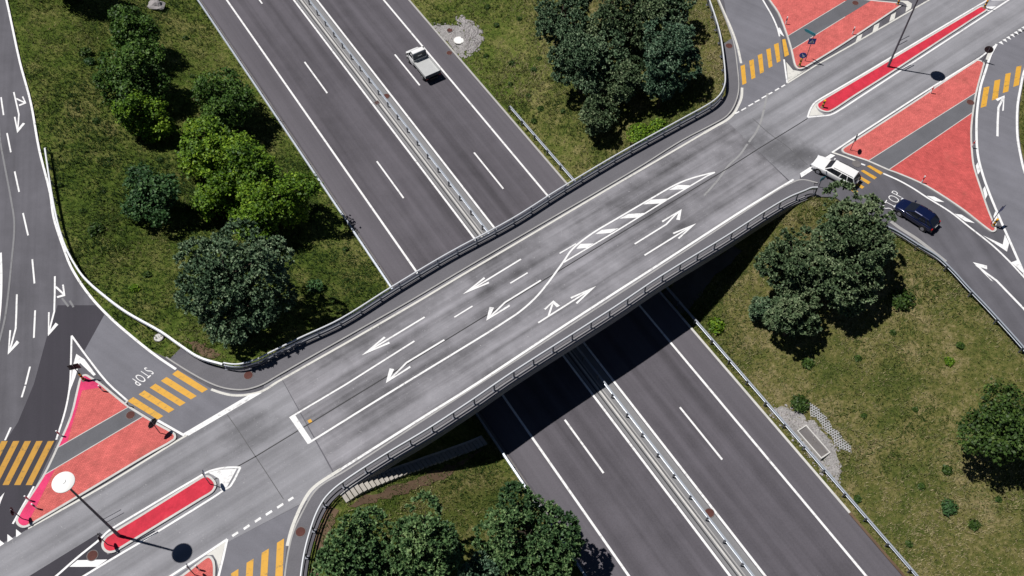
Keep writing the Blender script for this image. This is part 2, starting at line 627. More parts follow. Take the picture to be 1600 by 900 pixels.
pk = n.step(n.noise(iso, 0.9, 5, 0.7), 0.66, 0.76)
c = n.mix(n.math('MULTIPLY', pk, 0.55), c, (0.17, 0.145, 0.10))
t.links.new(c, b.inputs["Base Color"])
n.bump(n.math('ADD', a4, n.math('MULTIPLY', a3, 2.0)), b, 0.9, 0.12)
MT['grass'] = m
m, t, b = new_mat("grey gravel", 0.95, 0.1)
n = N(t)
iso = n.coords()
v = n.math('MULTIPLY_ADD', n.math('SUBTRACT', n.noise(iso, 7, 4, 0.8), 0.5), 2.6, 1.0)
v = n.math('MULTIPLY_ADD', n.math('SUBTRACT', n.noise(iso, 1.2, 4, 0.6), 0.5), 0.8, v)
t.links.new(n.scale((0.28, 0.27, 0.265), v), b.inputs["Base Color"])
n.bump(n.noise(iso, 9, 3), b, 0.8, 0.05)
MT['gravel'] = m
MT['slab'] = concrete("shade darkened bank slabs", (0.10, 0.095, 0.09), 0.5)  # slab colour taken much darker to carry the shade under the bridge
MT['soil'] = concrete("bare soil", (0.13, 0.085, 0.055), 0.5)
MT['blade'] = leafmat("grass blades", (0.022, 0.054, 0.010), (0.100, 0.135, 0.028), (0.36, 0.31, 0.17), 0.15, 0.8)
MT['pine'] = leafmat("pine needles", (0.034, 0.070, 0.034), (0.108, 0.178, 0.096), (0.27, 0.35, 0.205), 0.05)
MT['pineolive'] = leafmat("olive pine needles", (0.036, 0.066, 0.028), (0.116, 0.174, 0.084), (0.27, 0.325, 0.18), 0.05)
MT['pinegreen'] = leafmat("green pine needles", (0.028, 0.068, 0.025), (0.092, 0.172, 0.062), (0.24, 0.34, 0.14), 0.05)
MT['pineblue'] = leafmat("blue pine needles", (0.030, 0.068, 0.038), (0.098, 0.175, 0.105), (0.24, 0.33, 0.21), 0.05)
MT['leafbright'] = leafmat("bright green leaves", (0.028, 0.075, 0.005), (0.115, 0.215, 0.014), (0.30, 0.43, 0.038), 0.15)
MT['leafmid'] = leafmat("mid green leaves", (0.018, 0.05, 0.007), (0.055, 0.118, 0.016), (0.15, 0.25, 0.04), 0.1)
MT['leafdark'] = leafmat("dark green leaves", (0.014, 0.034, 0.007), (0.040, 0.080, 0.014), (0.11, 0.165, 0.032), 0.08)
MT['leafteal'] = leafmat("bluish green leaves", (0.015, 0.046, 0.013), (0.044, 0.106, 0.032), (0.11, 0.20, 0.06), 0.08)

# ------------------------------------------------------------------ plan of the upper roads
Z1, Z2, Z3 = 0.006, 0.012, 0.018
RAIL_N = smooth(GL([(253, 517), (283, 538), (313, 557), (350, 568), (373, 570), (400, 563), (420, 553), (467, 530), (533, 499), (613, 449), (700, 397),
                    (800, 343), (873, 297), (967, 241), (1067, 186), (1110, 162), (1124, 150), (1131, 137), (1133, 125), (1131, 95), (1124, 50), (1108, 0), (1092, -40)], 1.0), 5)
RAIL_S = smooth(GL([(1277, 294), (1268, 294.5), (1257, 299), (1233, 309), (1200, 328), (1133, 371), (1033, 432), (960, 481), (800, 583), (733, 629), (667, 672), (600, 712),
                    (533, 756), (510, 777), (496, 800), (486, 827), (477, 860), (471, 897), (468, 940), (466, 1000)], 1.0), 5)
KERB_N = smooth(GL([(259, 560), (271, 568), (294, 582.4), (320, 596.8), (341.7, 606), (363.4, 610.6), (385, 610.6), (410, 603), (433, 590), (490, 557.5), (560, 518), (645, 470),
                    (720, 425.5), (797, 380.5), (860, 344), (933, 302), (1004, 260), (1067, 220.5), (1118, 194), (1137, 182), (1149, 164), (1155, 140), (1153, 107), (1147, 67), (1137, 37), (1123, 3), (1105, -35)]), 5)
KERB_S = smooth(GL([(1277, 286), (1252, 281), (1232, 288), (1207, 302), (1160, 332.5), (1043, 409.5), (870, 521.5), (718, 619.5), (640, 670), (540, 735), (503, 757), (488, 772),
                    (472, 800), (458, 830), (450, 860), (444, 900), (440, 950), (437, 1000)]), 5)


def near(line, p):
    return min(range(len(line)), key=lambda i: (line[i][0] - p[0]) ** 2 + (line[i][1] - p[1]) ** 2)


OUT_N = offset(RAIL_N, 0.16)                # railings run west-east on the north side: left = outside
OUT_S = offset(RAIL_S, 0.16)                # and east-west on the south side
JWN = near(OUT_N, G(420, 556))
JEN = near(OUT_N, G(1112, 164))
JES = near(OUT_S, G(1252, 302))
JWS = near(OUT_S, G(531, 759))
W_EDGE = GL([(265, 561), (240, 550), (213, 530), (177, 500), (143, 463), (115, 423), (100, 387), (85, 340), (78, 300), (63, 233), (50, 160), (33, 97), (12, 0), (2, -60), (-10, -140)])
OUT_NE = offset(RAIL_N, -0.30)
JB = near(RAIL_N, G(1128, 146, 1.0))
P_W = OUT_N[:JWN + 1][near(OUT_N, G(286, 541)):][::-1] + W_EDGE + \
    GL([(-300, -140), (-900, 300), (-700, 1100), (100, 1500), (430, 1300), (462, 1005)]) + OUT_S[JWS:][::-1]
P_E = OUT_N[JEN:JB] + OUT_NE[JB + 3:near(RAIL_N, G(1126, 60, 1.0)) + 1] + GL([(1146, 58), (1137, 37), (1123, 3), (1105, -35), (1075, -95), (1040, -150), (1900, -230), (1850, 0), (1640, 52),
      (1604, 100), (1597, 140), (1593, 165), (1592, 190), (1593, 216), (1597, 240), (1604, 269), (1630, 330), (1720, 440), (1900, 700), (1800, 790),
      (1640, 602), (1597, 548), (1573, 516), (1537, 477), (1510, 449), (1487, 425), (1463, 404), (1433, 385), (1403, 367), (1352, 338), (1305, 308)]) + OUT_S[:JES + 1][::1]
DECK = OUT_N[JWN:JEN + 1] + OUT_S[JES:JWS + 1]

# ------------------------------------------------------------------ terrain
def poly_dist(X, Y, poly):
    """distance outside a polygon (0 inside)"""
    P = np.array(poly, float)
    inside = np.zeros(X.shape, bool)
    best = np.full(X.shape, 1e9)
    for i in range(len(P)):
        a, b = P[i - 1], P[i]
        ab = b - a
        L2 = float(ab @ ab)
        if L2 < 1e-12:
            continue
        tt = np.clip(((X - a[0]) * ab[0] + (Y - a[1]) * ab[1]) / L2, 0, 1)
        best = np.minimum(best, np.hypot(X - a[0] - tt * ab[0], Y - a[1] - tt * ab[1]))
        cond = (a[1] > Y) != (b[1] > Y)
        with np.errstate(divide='ignore', invalid='ignore'):
            xi = ab[0] * (Y - a[1]) / (ab[1] if abs(ab[1]) > 1e-12 else 1e-12) + a[0]
        inside ^= cond & (X < xi)
    return np.where(inside, 0, best)


def lattice(seed, n=96):
    return np.random.default_rng(seed).random((n, n))


LAT = [lattice(s) for s in range(8)]


def vnoise(X, Y, sc, k=0):
    L = LAT[k]
    n = L.shape[0]
    x, y = np.asarray(X) * sc, np.asarray(Y) * sc
    xi, yi = np.floor(x).astype(int), np.floor(y).astype(int)
    fx, fy = x - xi, y - yi
    fx, fy = fx * fx * (3 - 2 * fx), fy * fy * (3 - 2 * fy)
    g = lambda a, b: L[a % n, b % n]
    return (g(xi, yi) * (1 - fx) + g(xi + 1, yi) * fx) * (1 - fy) + (g(xi, yi + 1) * (1 - fx) + g(xi + 1, yi + 1) * fx) * fy


def dists(X, Y):
    o = X * MN[0] + Y * MN[1]
    dH = np.maximum(np.maximum(16.6 - o, o - 37.5), 0)
    dP = np.minimum(poly_dist(X, Y, P_W), poly_dist(X, Y, P_E))
    return dH, dP


def terrain(X, Y):
    X, Y = np.asarray(X, float), np.asarray(Y, float)
    dH, dP = dists(X, Y)
    h, p = np.maximum(dH - 0.8, 0), np.maximum(dP - 1.0, 0)
    wgt = h / (h + p + 1e-6)
    wgt = 0.75 * wgt + 0.25 * wgt * wgt * (3 - 2 * wgt)
    z = ZM * (1 - wgt) - 0.10
    amp = np.clip(np.minimum(dH, dP) / 5, 0, 1)
    z = z + amp * ((vnoise(X, Y, 0.16, 0) - 0.5) * 0.5 + (vnoise(X, Y, 0.6, 1) - 0.5) * 0.16)
    z = np.where(dH <= 0, ZM - 0.25, z)
    z = np.where((dP <= 0) & (dH > 0), -0.20, z)
    return z


def tz(x, y):
    return float(terrain(np.array([x]), np.array([y]))[0])


def T(px, py, up=0.0):
    """where the line of sight meets the ground (raised by up)"""
    z = -3.0
    for _ in range(40):
        x, y = G(px, py, z + up)
        z = 0.5 * z + 0.5 * tz(x, y)
    x, y = G(px, py, z + up)
    return x, y, tz(x, y)


def axis(a, b, step, far):
    c = list(np.arange(a, b + 1e-6, step))
    s, lo, hi = step, [a], [b]
    while lo[-1] > -far:
        s *= 1.35
        lo.append(lo[-1] - s)
        hi.append(hi[-1] + s)
    return np.array(lo[1:][::-1] + c + hi[1:])


gx, gy = axis(-76, 76, 0.4, 1500), axis(-2, 108, 0.4, 1500)
XX, YY = np.meshgrid(gx, gy)
ZZ = terrain(XX, YY)
nx, ny = len(gx), len(gy)
idx = np.arange(nx * ny).reshape(ny, nx)
F = np.stack([idx[:-1, :-1], idx[:-1, 1:], idx[1:, 1:], idx[1:, :-1]], -1).reshape(-1, 4)
me = bpy.data.meshes.new("ground")
me.vertices.add(nx * ny)
me.vertices.foreach_set("co", np.stack([XX, YY, ZZ], -1).ravel())
me.loops.add(F.size)
me.loops.foreach_set("vertex_index", F.ravel())
me.polygons.add(len(F))
me.polygons.foreach_set("loop_start", np.arange(0, F.size, 4))
me.polygons.foreach_set("loop_total", np.full(len(F), 4))
me.polygons.foreach_set("use_smooth", np.ones(len(F), bool))
me.materials.append(MT['grass'])
me.update()
me.validate()
ground = bpy.data.objects.new("ground", me)
COL.objects.link(ground)
ground["kind"] = "structure"


def structure(name, mb, mat):
    o = mb.build(name, mat)
    o["kind"] = "structure"
    return o


def drape(name, poly, mat, lift=0.03, step=0.45, parent=None, rag=0.12):
    """a patch with an uneven edge lying on the ground"""
    from mathutils.geometry import delaunay_2d_cdt
    b_ = resample(ccw(poly) + [ccw(poly)[0]], step)[:-1]
    rg = np.random.default_rng(len(poly) * 7 + int(abs(poly[0][0]) * 10))
    b_ = [(p[0] + rg.normal() * rag, p[1] + rg.normal() * rag) for p in b_]
    P = np.array(b_)
    X, Y = np.meshgrid(np.arange(P[:, 0].min(), P[:, 0].max(), step), np.arange(P[:, 1].min(), P[:, 1].max(), step))
    X, Y = X.ravel(), Y.ravel()
    ins = poly_dist(X, Y, b_) <= 0
    pts = [Vector(p) for p in b_] + [Vector((float(x), float(y))) for x, y in zip(X[ins], Y[ins])]
    nb_ = len(b_)
    r = delaunay_2d_cdt(pts, [(k, (k + 1) % nb_) for k in range(nb_)], [list(range(nb_))], 1, 1e-4)
    V = np.array([(v.x, v.y) for v in r[0]])
    Z = terrain(V[:, 0], V[:, 1]) + lift
    mb = MB()
    mb.v = [(float(V[k, 0]), float(V[k, 1]), float(Z[k])) for k in range(len(V))]
    for f in r[2]:
        a, c_, d_ = V[f[0]], V[f[1]], V[f[2]]
        cr_ = (c_[0] - a[0]) * (d_[1] - a[1]) - (c_[1] - a[1]) * (d_[0] - a[0])
        mb.f.append(tuple(f) if cr_ > 0 else tuple(f)[::-1])
    return mb.build(name, mat, parent)


# ------------------------------------------------------------------ motorway
T0, T1 = -420, 260
def mrect(o0, o1, t0, t1):
    return [M(o0, t0), M(o1, t0), M(o1, t1), M(o0, t1)]


motorway = structure("motorway", MB().prism(mrect(16.75, 37.25, T0, T1), ZM - 0.4, ZM), MT['motorway'])
MB().sheet(mrect(16.9, 19.2, T0, T1), ZM + 0.004).build("hard_shoulder", MT['shoulder'], motorway)
MB().sheet(mrect(34.98, 37.2, T0, T1), ZM + 0.004).build("hard_shoulder", MT['shoulder'], motorway)
for o in (19.3, 25.95, 28.25, 34.87):
    MB().sheet(mrect(o - 0.10, o + 0.10, T0, T1), ZM + 0.010).build("edge_line", MT['white'], motorway)
for o, ph in ((22.55, -78.95), (31.6, -74.65)):
    for k in range(-8, 10):
        a = ph + k * 17.22
        MB().sheet(mrect(o - 0.085, o + 0.085, a, a + 5.72), ZM + 0.010).build("lane_dash", MT['white'], motorway)
MB().sheet(mrect(26.12, 28.08, T0, T1), ZM + 0.006).build("median_strip", MT['median'], motorway)
for o, wdt, mt in ((26.42, 0.10, 'tar'), (26.66, 0.16, 'kerb'), (26.80, 0.05, 'tar'), (26.95, 0.07, 'kerbgrey')):
    MB().sheet(mrect(o - wdt / 2, o + wdt / 2, T0, T1), ZM + 0.012).build("drain_channel", MT[mt], motorway)
mk = MB()
mk.bar([M(16.62, T0), M(16.62, T1)], 0.22, ZM - 0.3, ZM + 0.07)
mk.build("kerb", MT['iron'], motorway)
for ta, tb, mt in ((T0, -62, 'kerbgrey'), (-62, -30, 'kerbgrey'), (-30, -8.2, 'kerb'), (-8.2, T1, 'soil')):
    MB().bar([M(37.36, ta), M(37.36, tb)], 0.2, ZM - 0.3, ZM + 0.05).build("kerb", MT[mt], motorway)

# ------------------------------------------------------------------ upper roads
road_w = structure("road", MB().prism(P_W, -0.6, 0.0), MT['ramp'])
road_e = structure("road", MB().prism(P_E, -0.6, 0.0), MT['ramp'])

bridge = thing("road_bridge", "long grey road bridge crossing over the dark motorway with painted lane arrows", "bridge", (0, 0, 0))
MB().prism(DECK, -0.55, 0.0, True).build("deck", MT['deck'], bridge)
gin = offset(RAIL_N[JWN:JEN + 1], -1.9)
gis = offset(RAIL_S[JES:JWS + 1], -1.9)
MB().prism(gin + gis, -1.5, -0.553, True).build("girder", MT['concrete'], bridge)
for ln, a, b_ in ((OUT_N, JWN, JEN), (OUT_S, JES, JWS)):
    MB().bar(offset(ln[a:b_ + 1], 0.02), 0.46, -0.62, 0.15).build("edge_beam", MT['concrete'], bridge)
# abutments, mostly in the dark
for p, q in (((424, 560), (528, 752)), ((1102, 172), (1243, 300))):
    a, c_ = G(*p), G(*q)
    MB().bar([a, c_], 1.2, -3.4, -0.56).build("abutment", MT['concrete'], bridge)


LAYER = [0]


def step_z():                               # no two painted sheets share a plane
    LAYER[0] = (LAYER[0] + 1) % 12
    return LAYER[0] * 0.0004


def lay(parent, name, poly, mat, z=Z2):
    if z >= Z2:
        z += step_z()
    return MB().sheet(poly, z).build(name, MT[mat], parent)


def line(parent, px, wd, mat='white', name="edge_line", z=Z2, n=5, zpl=0.0):
    g = GL(px, zpl)
    g = smooth(g, n) if len(g) > 2 else g
    return MB().ribbon(g, wd * 0.84, z + zpl + (step_z() if z >= Z2 else 0)).build(name, MT[mat], parent)


# pavements with their kerbs: bridge stretch and the stretches on the two junctions
def between(k0, k1, lineA, lineB):
    return lineA[k0[0]:k0[1] + 1] + lineB[k1[0]:k1[1] + 1][::-1]


IN_N, IN_S = offset(RAIL_N, -0.10), offset(RAIL_S, -0.10)
IN_N = IN_N[:JB] + offset(RAIL_N, -0.36)[JB:]
KB_N, KB_S = offset(KERB_N, 0.13), offset(KERB_S, 0.13)      # back of kerb
kn = [near(KERB_N, G(*p)) for p in ((440, 586), (1125, 190))]
ks = [near(KERB_S, G(*p)) for p in ((1236, 286), (520, 747))]
kw0 = near(KERB_N, G(266, 565))
ke1 = near(KERB_N, G(1146, 62))
rn0, rn1 = near(RAIL_N, G(286, 540, 1.0)), near(RAIL_N, G(1126, 60, 1.0))
segs = [(road_w, KB_N, IN_N, kw0, kn[0], rn0, JWN), (bridge, KB_N, IN_N, kn[0], kn[1], JWN, JEN), (road_e, KB_N, IN_N, kn[1], ke1, JEN, rn1),
        (road_e, KB_S, IN_S, 1, ks[0], 1, JES), (bridge, KB_S, IN_S, ks[0], ks[1], JES, JWS), (road_w, KB_S, IN_S, ks[1], len(KB_S) - 1, JWS, len(IN_S) - 1)]
for par, kl, rl, a, b_, c_, d_ in segs:
    MB().prism(between((a, b_), (c_, d_), kl, rl), 0.0, 0.125).build("pavement", MT['walk'], par)
for par, kl, a, b_ in ((road_w, KERB_N, 0, kn[0]), (bridge, KERB_N, kn[0], kn[1]), (road_e, KERB_N, kn[1], len(KERB_N) - 1),
                       (road_e, KERB_S, 0, ks[0]), (bridge, KERB_S, ks[0], ks[1]), (road_w, KERB_S, ks[1], len(KERB_S) - 1)):
    MB().bar(offset(kl[a:b_ + 1], 0.07), 0.12, 0.0, 0.13).build("kerb", MT['kerbmid'], par)

# asphalt fields
lay(road_w, "asphalt_field", GL([(420, 556), (531, 759), (503, 757), (480, 782), (350, 850), (268, 904), (150, 980), (-150, 1180), (-300, 1060), (-150, 940), (0, 852), (45, 826), (160, 762), (287, 684),
                             (395, 619), (412, 606)]), 'main', Z1)
lay(road_w, "asphalt_field", GL([(163, 492), (178, 503), (213, 531), (246, 556), (277, 577), (330, 607), (363, 614), (394, 614), (396, 617), (287, 680), (247, 660), (200, 632), (167, 598), (132, 548)]), 'stub', Z1)
lay(road_w, "asphalt_field", GL([(90, 477), (152, 477), (163, 492), (132, 548), (112, 526), (106, 620), (88, 690), (53, 765), (30, 822), (45, 826), (0, 850), (-90, 905), (-160, 860), (-60, 740), (8, 690), (28, 660), (53, 600), (73, 527)]), 'fresh', Z1)
lay(road_w, "asphalt_field", GL([(46, 900), (156, 832), (163, 838), (158, 852), (168, 866), (195, 862), (130, 903), (60, 950), (-30, 950)]), 'fresh', Z1 + 0.004)
lay(road_w, "asphalt_field", GL([(268, 904), (350, 850), (480, 783), (462, 810), (448, 855), (442, 905), (436, 1000), (290, 1100), (200, 960)]), 'stub', Z1)
lay(road_e, "asphalt_field", GL([(1112, 167), (1140, 180), (1150, 176), (1230, 131), (1320, 77), (1460, -6), (1500, -50), (1700, -80), (1700, 0), (1560, 68), (1300, 238), (1250, 272), (1249, 297)]), 'main', Z1)
lay(road_e, "asphalt_field", GL([(1128, -20), (1160, -60), (1190, -4), (1219, 56), (1230, 130), (1150, 176), (1157, 140), (1154, 105), (1147, 65), (1137, 35)]), 'stub', Z1)
lay(road_e, "asphalt_field", GL([(1557, 70), (1640, 25), (1600, 112), (1590, 165), (1589, 190), (1594, 240), (1604, 275), (1640, 350), (1640, 510), (1600, 427), (1547, 304), (1527, 240), (1526, 200), (1532, 136)]), 'stub', Z1)

# tar joint along the bridge
tj = [(300, 770), (400, 713), (585, 600), (760, 492.5), (944, 380), (1142, 260), (1243, 197), (1300, 163)]
for par, px in ((road_w, [(330, 752), (400, 713), (455, 679.5)]), (bridge, [(455, 679.5), (585, 600), (760, 492.5), (944, 380), (1142, 260), (1185, 232.5)]), (road_e, [(1185, 232.5), (1243, 197), (1262, 185)])):
    line(par, px, 0.11, 'tar', "joint_seal", Z2 - 0.002, 1)
line(road_w, [(355, 648), (372, 672), (397, 710), (415, 737), (443, 780)], 0.07, 'joint', "joint_seal", Z2 - 0.002, 3)
line(road_e, [(1176, 185), (1200, 207), (1230, 229), (1262, 258)], 0.07, 'joint', "joint_seal", Z2 - 0.002, 3)

# pale scrubbed track of vehicles turning into the side road
line(road_e, [(1199, 146), (1195, 165), (1189, 189), (1181, 207), (1170, 222)], 0.24, 'track', "tyre_track", Z1 + 0.002)
line(bridge, [(1168, 225), (1155, 243), (1138, 259), (1122, 281), (1100, 306)], 0.22, 'track', "tyre_track", Z1 + 0.002)

# ---- bridge markings
line(bridge, [(433, 597), (500, 559), (560, 525), (655, 470), (720, 431), (806, 380.5), (943, 299.5), (1011, 260), (1100, 208)], 0.22, 'cream', "edge_line")
line(bridge, [(533, 733), (653, 657), (743, 600.5), (864, 520.5), (960, 458), (1035, 410), (1160, 329), (1200, 304.5), (1240, 280.5)], 0.23, 'white', "edge_line")
line(bridge, [(452.5, 653), (540, 601), (647.5, 533)], 0.17, 'white', "lane_line", n=1)
for a, c_ in (((710, 495.8), (738.3, 478.3)), ((797.3, 442.7), (824.5, 426.2)), ((874.3, 396), (900, 381))):
    line(bridge, [a, c_], 0.15, 'white', "lane_dash")
line(bridge, [(481.7, 692.6), (599, 619.5), (760, 521.2), (790, 502), (811.8, 487.3), (835, 467), (853.8, 445.3), (869.3, 424.3), (881.7, 407.2), (892, 392), (906, 379),
              (930, 361.7), (960, 344), (1018, 310), (1053, 290), (1076.7, 280), (1105, 272), (1117, 269.5)], 0.19, 'white', "lane_line")
line(bridge, [(881, 410), (960, 363), (1043, 311.7), (1105, 275), (1117, 269.5)], 0.16, 'white', "lane_line", n=1)
lay(bridge, "marker_patch", GL([(480.5, 657), (485.5, 654.5), (488, 659), (483, 661.5)]), 'yellow')
lay(bridge, "stop_line", GL([(452, 652), (461, 648.5), (487.5, 688.5), (481, 694)]), 'white', Z2 + 0.002)
for h in ([(1045, 297), (1059, 289), (1079, 289.7), (1068, 295.8)], [(1005, 319.5), (1017.5, 312), (1043.3, 310.5), (1031.7, 318)], [(968, 341.7), (981.7, 334.5), (1007, 332.8), (995, 340.3)],
          [(930, 366), (940, 359.3), (966.7, 356.7), (954, 364)], [(900.4, 388.9), (906.6, 381.2), (927.6, 380.5), (916.7, 387.5)]):
    lay(bridge, "hatch_bar", GL(h), 'white')


def wedge(tp, pa, pb, m_):
    d = np.array(m_) - np.array(tp)
    da, db_ = (abs(d[0] * (q[1] - tp[1]) - d[1] * (q[0] - tp[0])) for q in (pa, pb))
    return [tuple(tp), pa, pb, tuple(m_)] if da > db_ else [tuple(tp), pb, pa, tuple(m_)]


def arrow(parent, shaft, tip, b1, b2, wd=0.145, branch=None):
    """Swiss lane arrow: a shaft (straight or bent) and two wedge barbs, optionally with a turning branch"""
    mb = MB()
    s = GL(shaft)
    zz = Z2 + step_z() * 0.5
    tp = np.array(G(*tip))
    last = np.array(s[-1])
    m_ = tp + (last - tp) * 0.42
    mb.ribbon(s + [tuple(tp + (last - tp) * 0.25)], wd, zz)
    for k, (pa, pb) in enumerate((b1, b2)):
        mb.sheet(wedge(tp, G(*pa), G(*pb), m_), zz + 0.003 + 0.003 * k)
    if branch:
        bs, btip, c1, c2 = branch
        g = GL(bs)
        bt = np.array(G(*btip))
        bl = np.array(g[-2])
        mm = bt + (bl - bt) * 0.33
        mb.ribbon(g, wd * 1.1, zz + 0.009)
        for k, (pa, pb) in enumerate((c1, c2)):
            mb.sheet(wedge(bt, G(*pa), G(*pb), mm), zz + 0.012 + 0.003 * k)
    return mb.build("lane_arrow", MT['white'], parent)


arrow(bridge, [(663.5, 495.5), (590, 540)], (565, 555.5), ((600, 526), (602.7, 528)), ((608, 534), (609.3, 536.8)))
arrow(bridge, [(814, 405), (747, 446)], (723, 460), ((756.3, 433), (758.2, 435.4)), ((763.3, 440.3), (764.5, 442.8)))
arrow(bridge, [(694.3, 531), (635.3, 566.7), (616, 586)], (602.8, 598.8), ((608.8, 575.6), (616, 577)), ((640.6, 571.8), (641.9, 574.5)))
arrow(bridge, [(845.2, 438), (789.2, 472.5), (772, 489)], (759.8, 501.2), ((765, 479.8), (772, 480.8)), ((795.8, 475.8), (797, 478.8)))
arrow(bridge, [(841, 504.4), (905, 463.8)], (931.5, 447), ((891.2, 464.6), (892.8, 467)), ((899.4, 473.4), (901.9, 475)),
      branch=([(856.9, 494.3), (861, 482), (863.9, 473.3)], (864.6, 469.6), ((850, 483), (852.5, 484.5)), ((875, 478), (870, 480.6))))
arrow(bridge, [(991.7, 381.3), (1040.8, 350.8), (1054, 337)], (1065.2, 326.8), ((1034, 345.3), (1035.5, 347.6)), ((1056.5, 343.2), (1062.2, 344.2)))
arrow(bridge, [(1007, 399), (1065, 363)], (1088, 349), ((1051, 364), (1052.7, 366)), ((1059, 372), (1061, 373.6)))

# ---- west junction markings
wl = [(-4, -60), (12, 0), (33, 97), (50, 160), (63, 233), (80, 300), (86, 340), (100.5, 385), (115, 421), (143, 463), (177, 499), (213, 530), (246, 556), (277, 577)]
line(road_w, [(a - 2, c_) for a, c_ in wl], 0.24, 'white')
line(road_w, [(330, 608.4), (346, 614), (363.4, 617.6), (384, 617.2), (410, 611), (433, 597)], 0.24, 'cream')
for d_ in (((-10, 96), (-6.5, 124)), ((1.7, 152), (5.7, 180)), ((11, 208), (17, 238)), ((23, 268), (30, 300)), ((36, 333), (44, 368)), ((50.5, 405), (54, 443)), ((55, 485), (53, 528)), ((47, 573), (40, 601)), ((39.5, 603), (34, 621)), ((17, 668), (8, 688))):
    line(road_w, list(d_), 0.17, 'white', "lane_dash")
line(road_w, [(-6, 110), (0, 215), (8, 262), (17, 310), (22.5, 350), (18, 410), (9, 490), (0, 530), (-12, 570)], 0.2, 'ghost', "old_line")
line(road_w, [(1, 395), (2, 430), (1, 470), (-3, 510), (-12, 560), (-30, 620)], 0.24, 'white')
arrow(road_w, [(21.6, 144), (26, 163), (29.6, 179), (28.6, 193)], (27, 208.2), ((21.8, 183), (24.4, 182.4)), ((35.8, 192), (39.4, 193.2)),
      branch=([(25.4, 154), (33, 158), (40, 161)], (41.4, 161.6), ((34.4, 151.6), (36.4, 150.6)), ((29.4, 163.8), (30.4, 166.2))))
arrow(road_w, [(85.8, 431.7), (85.6, 460), (84.8, 486.9), (79, 509)], (75, 525.4), ((75.2, 488), (77.8, 488)), ((87, 504.3), (91.2, 507.2)),
      branch=([(87, 448), (94, 454.5), (100.5, 460.5)], (102.2, 462.6), ((97, 445.2), (100, 444.8)), ((88.8, 463.3), (90, 466))))
arrow(road_w, [(26.4, 460), (25.6, 490), (24.6, 513.3), (17.5, 540)], (12.2, 554.4), ((14.8, 516), (17.6, 516)), ((26.4, 532), (30.5, 535.6)))
# old trace of a turning arrow
line(road_w, [(97, 466), (107, 479)], 0.2, 'ghost', "old_line")
line(road_w, [(109, 470), (115, 480)], 0.2, 'ghost', "old_line")
# nose in front of the triangular island
line(road_w, [(112, 524.5), (111, 562), (109.5, 600), (102.5, 640), (88, 687)], 0.17, 'white')
line(road_w, [(53, 760), (36, 790), (20, 818.5)], 0.17, 'white')
line(road_w, [(112, 524.5), (137, 559), (168, 598), (200, 627)], 0.17, 'white', n=3)
lay(road_w, "hatch_bar", crop([(240, 25), (345, 95), (490, 290), (460, 310), (285, 135), (270, 200), (230, 330), (175, 470), (150, 560), (178, 320), (200, 165)], 90, 550, 8.18) and GL(crop([(240, 25), (345, 95), (490, 290), (460, 305), (285, 138), (262, 205), (225, 330), (172, 465), (160, 500), (182, 320), (200, 165)], 90, 550, 8.18)), 'white')
for k in range(5):
    s0, e0 = (199.3 + 17.35 * k, 626.7 - 10.5 * k), (246.4 + 17.35 * k, 655.7 - 10.5 * k)
    lay(road_w, "crossing_bar", GL([s0, (s0[0] + 9, s0[1] - 6.2), (e0[0] + 9, e0[1] - 5.4), e0]), 'yellow')
lay(road_w, "stop_line", GL([(285.4, 678), (294.8, 680.9), (410, 613.5), (390, 616.5)]), 'white', Z2 + 0.002)
line(road_w, [(246.5, 657), (288, 680.5)], 0.22, 'white')
line(road_w, [(292, 680), (270, 693), (160, 760.5), (54, 820), (44, 825.5)], 0.2, 'cream')
for k in range(7):
    dx = -18.1 * k
    lay(road_w, "crossing_bar", GL([(75 + dx, 689.3), (84.8 + dx, 689), (50 + dx, 758), (40.2 + dx, 758)]), 'yellowdirty')
for k in range(5):
    lay(road_w, "give_way_tooth", GL(crop([(162 - 87 * k, 430 + 50 * k), (218 - 87 * k, 475 + 50 * k), (162 - 87 * k, 511 + 50 * k)], 0, 760, 6.43)), 'white')
lay(road_w, "lane_wedge", GL([(-8, 786), (7.2, 769.5), (1, 785), (-4, 800)]), 'white')
# median island surround
line(road_w, [(375.7, 730.4), (356, 730.6), (341, 732.6), (325.6, 737), (310, 745.5), (220, 799), (180, 823), (168, 831), (157, 842), (120, 872), (88.6, 899.5), (40, 940)], 0.19, 'white')
line(road_w, [(375.7, 730.4), (360.5, 759), (351, 765), (332.5, 777.6), (220, 847), (194.4, 862), (130.6, 900.5), (70, 940)], 0.19, 'white', n=3)
lay(road_w, "painted_nose", GL([(325.6, 738.5), (342.7, 734), (370, 732.6), (355, 760.5), (345, 766), (343.5, 757), (342.5, 748)]), 'white')
lay(road_w, "hatch_bar", GL([(108.5, 885.7), (121, 875.4), (168, 874.3), (151.6, 885.7)]), 'white')
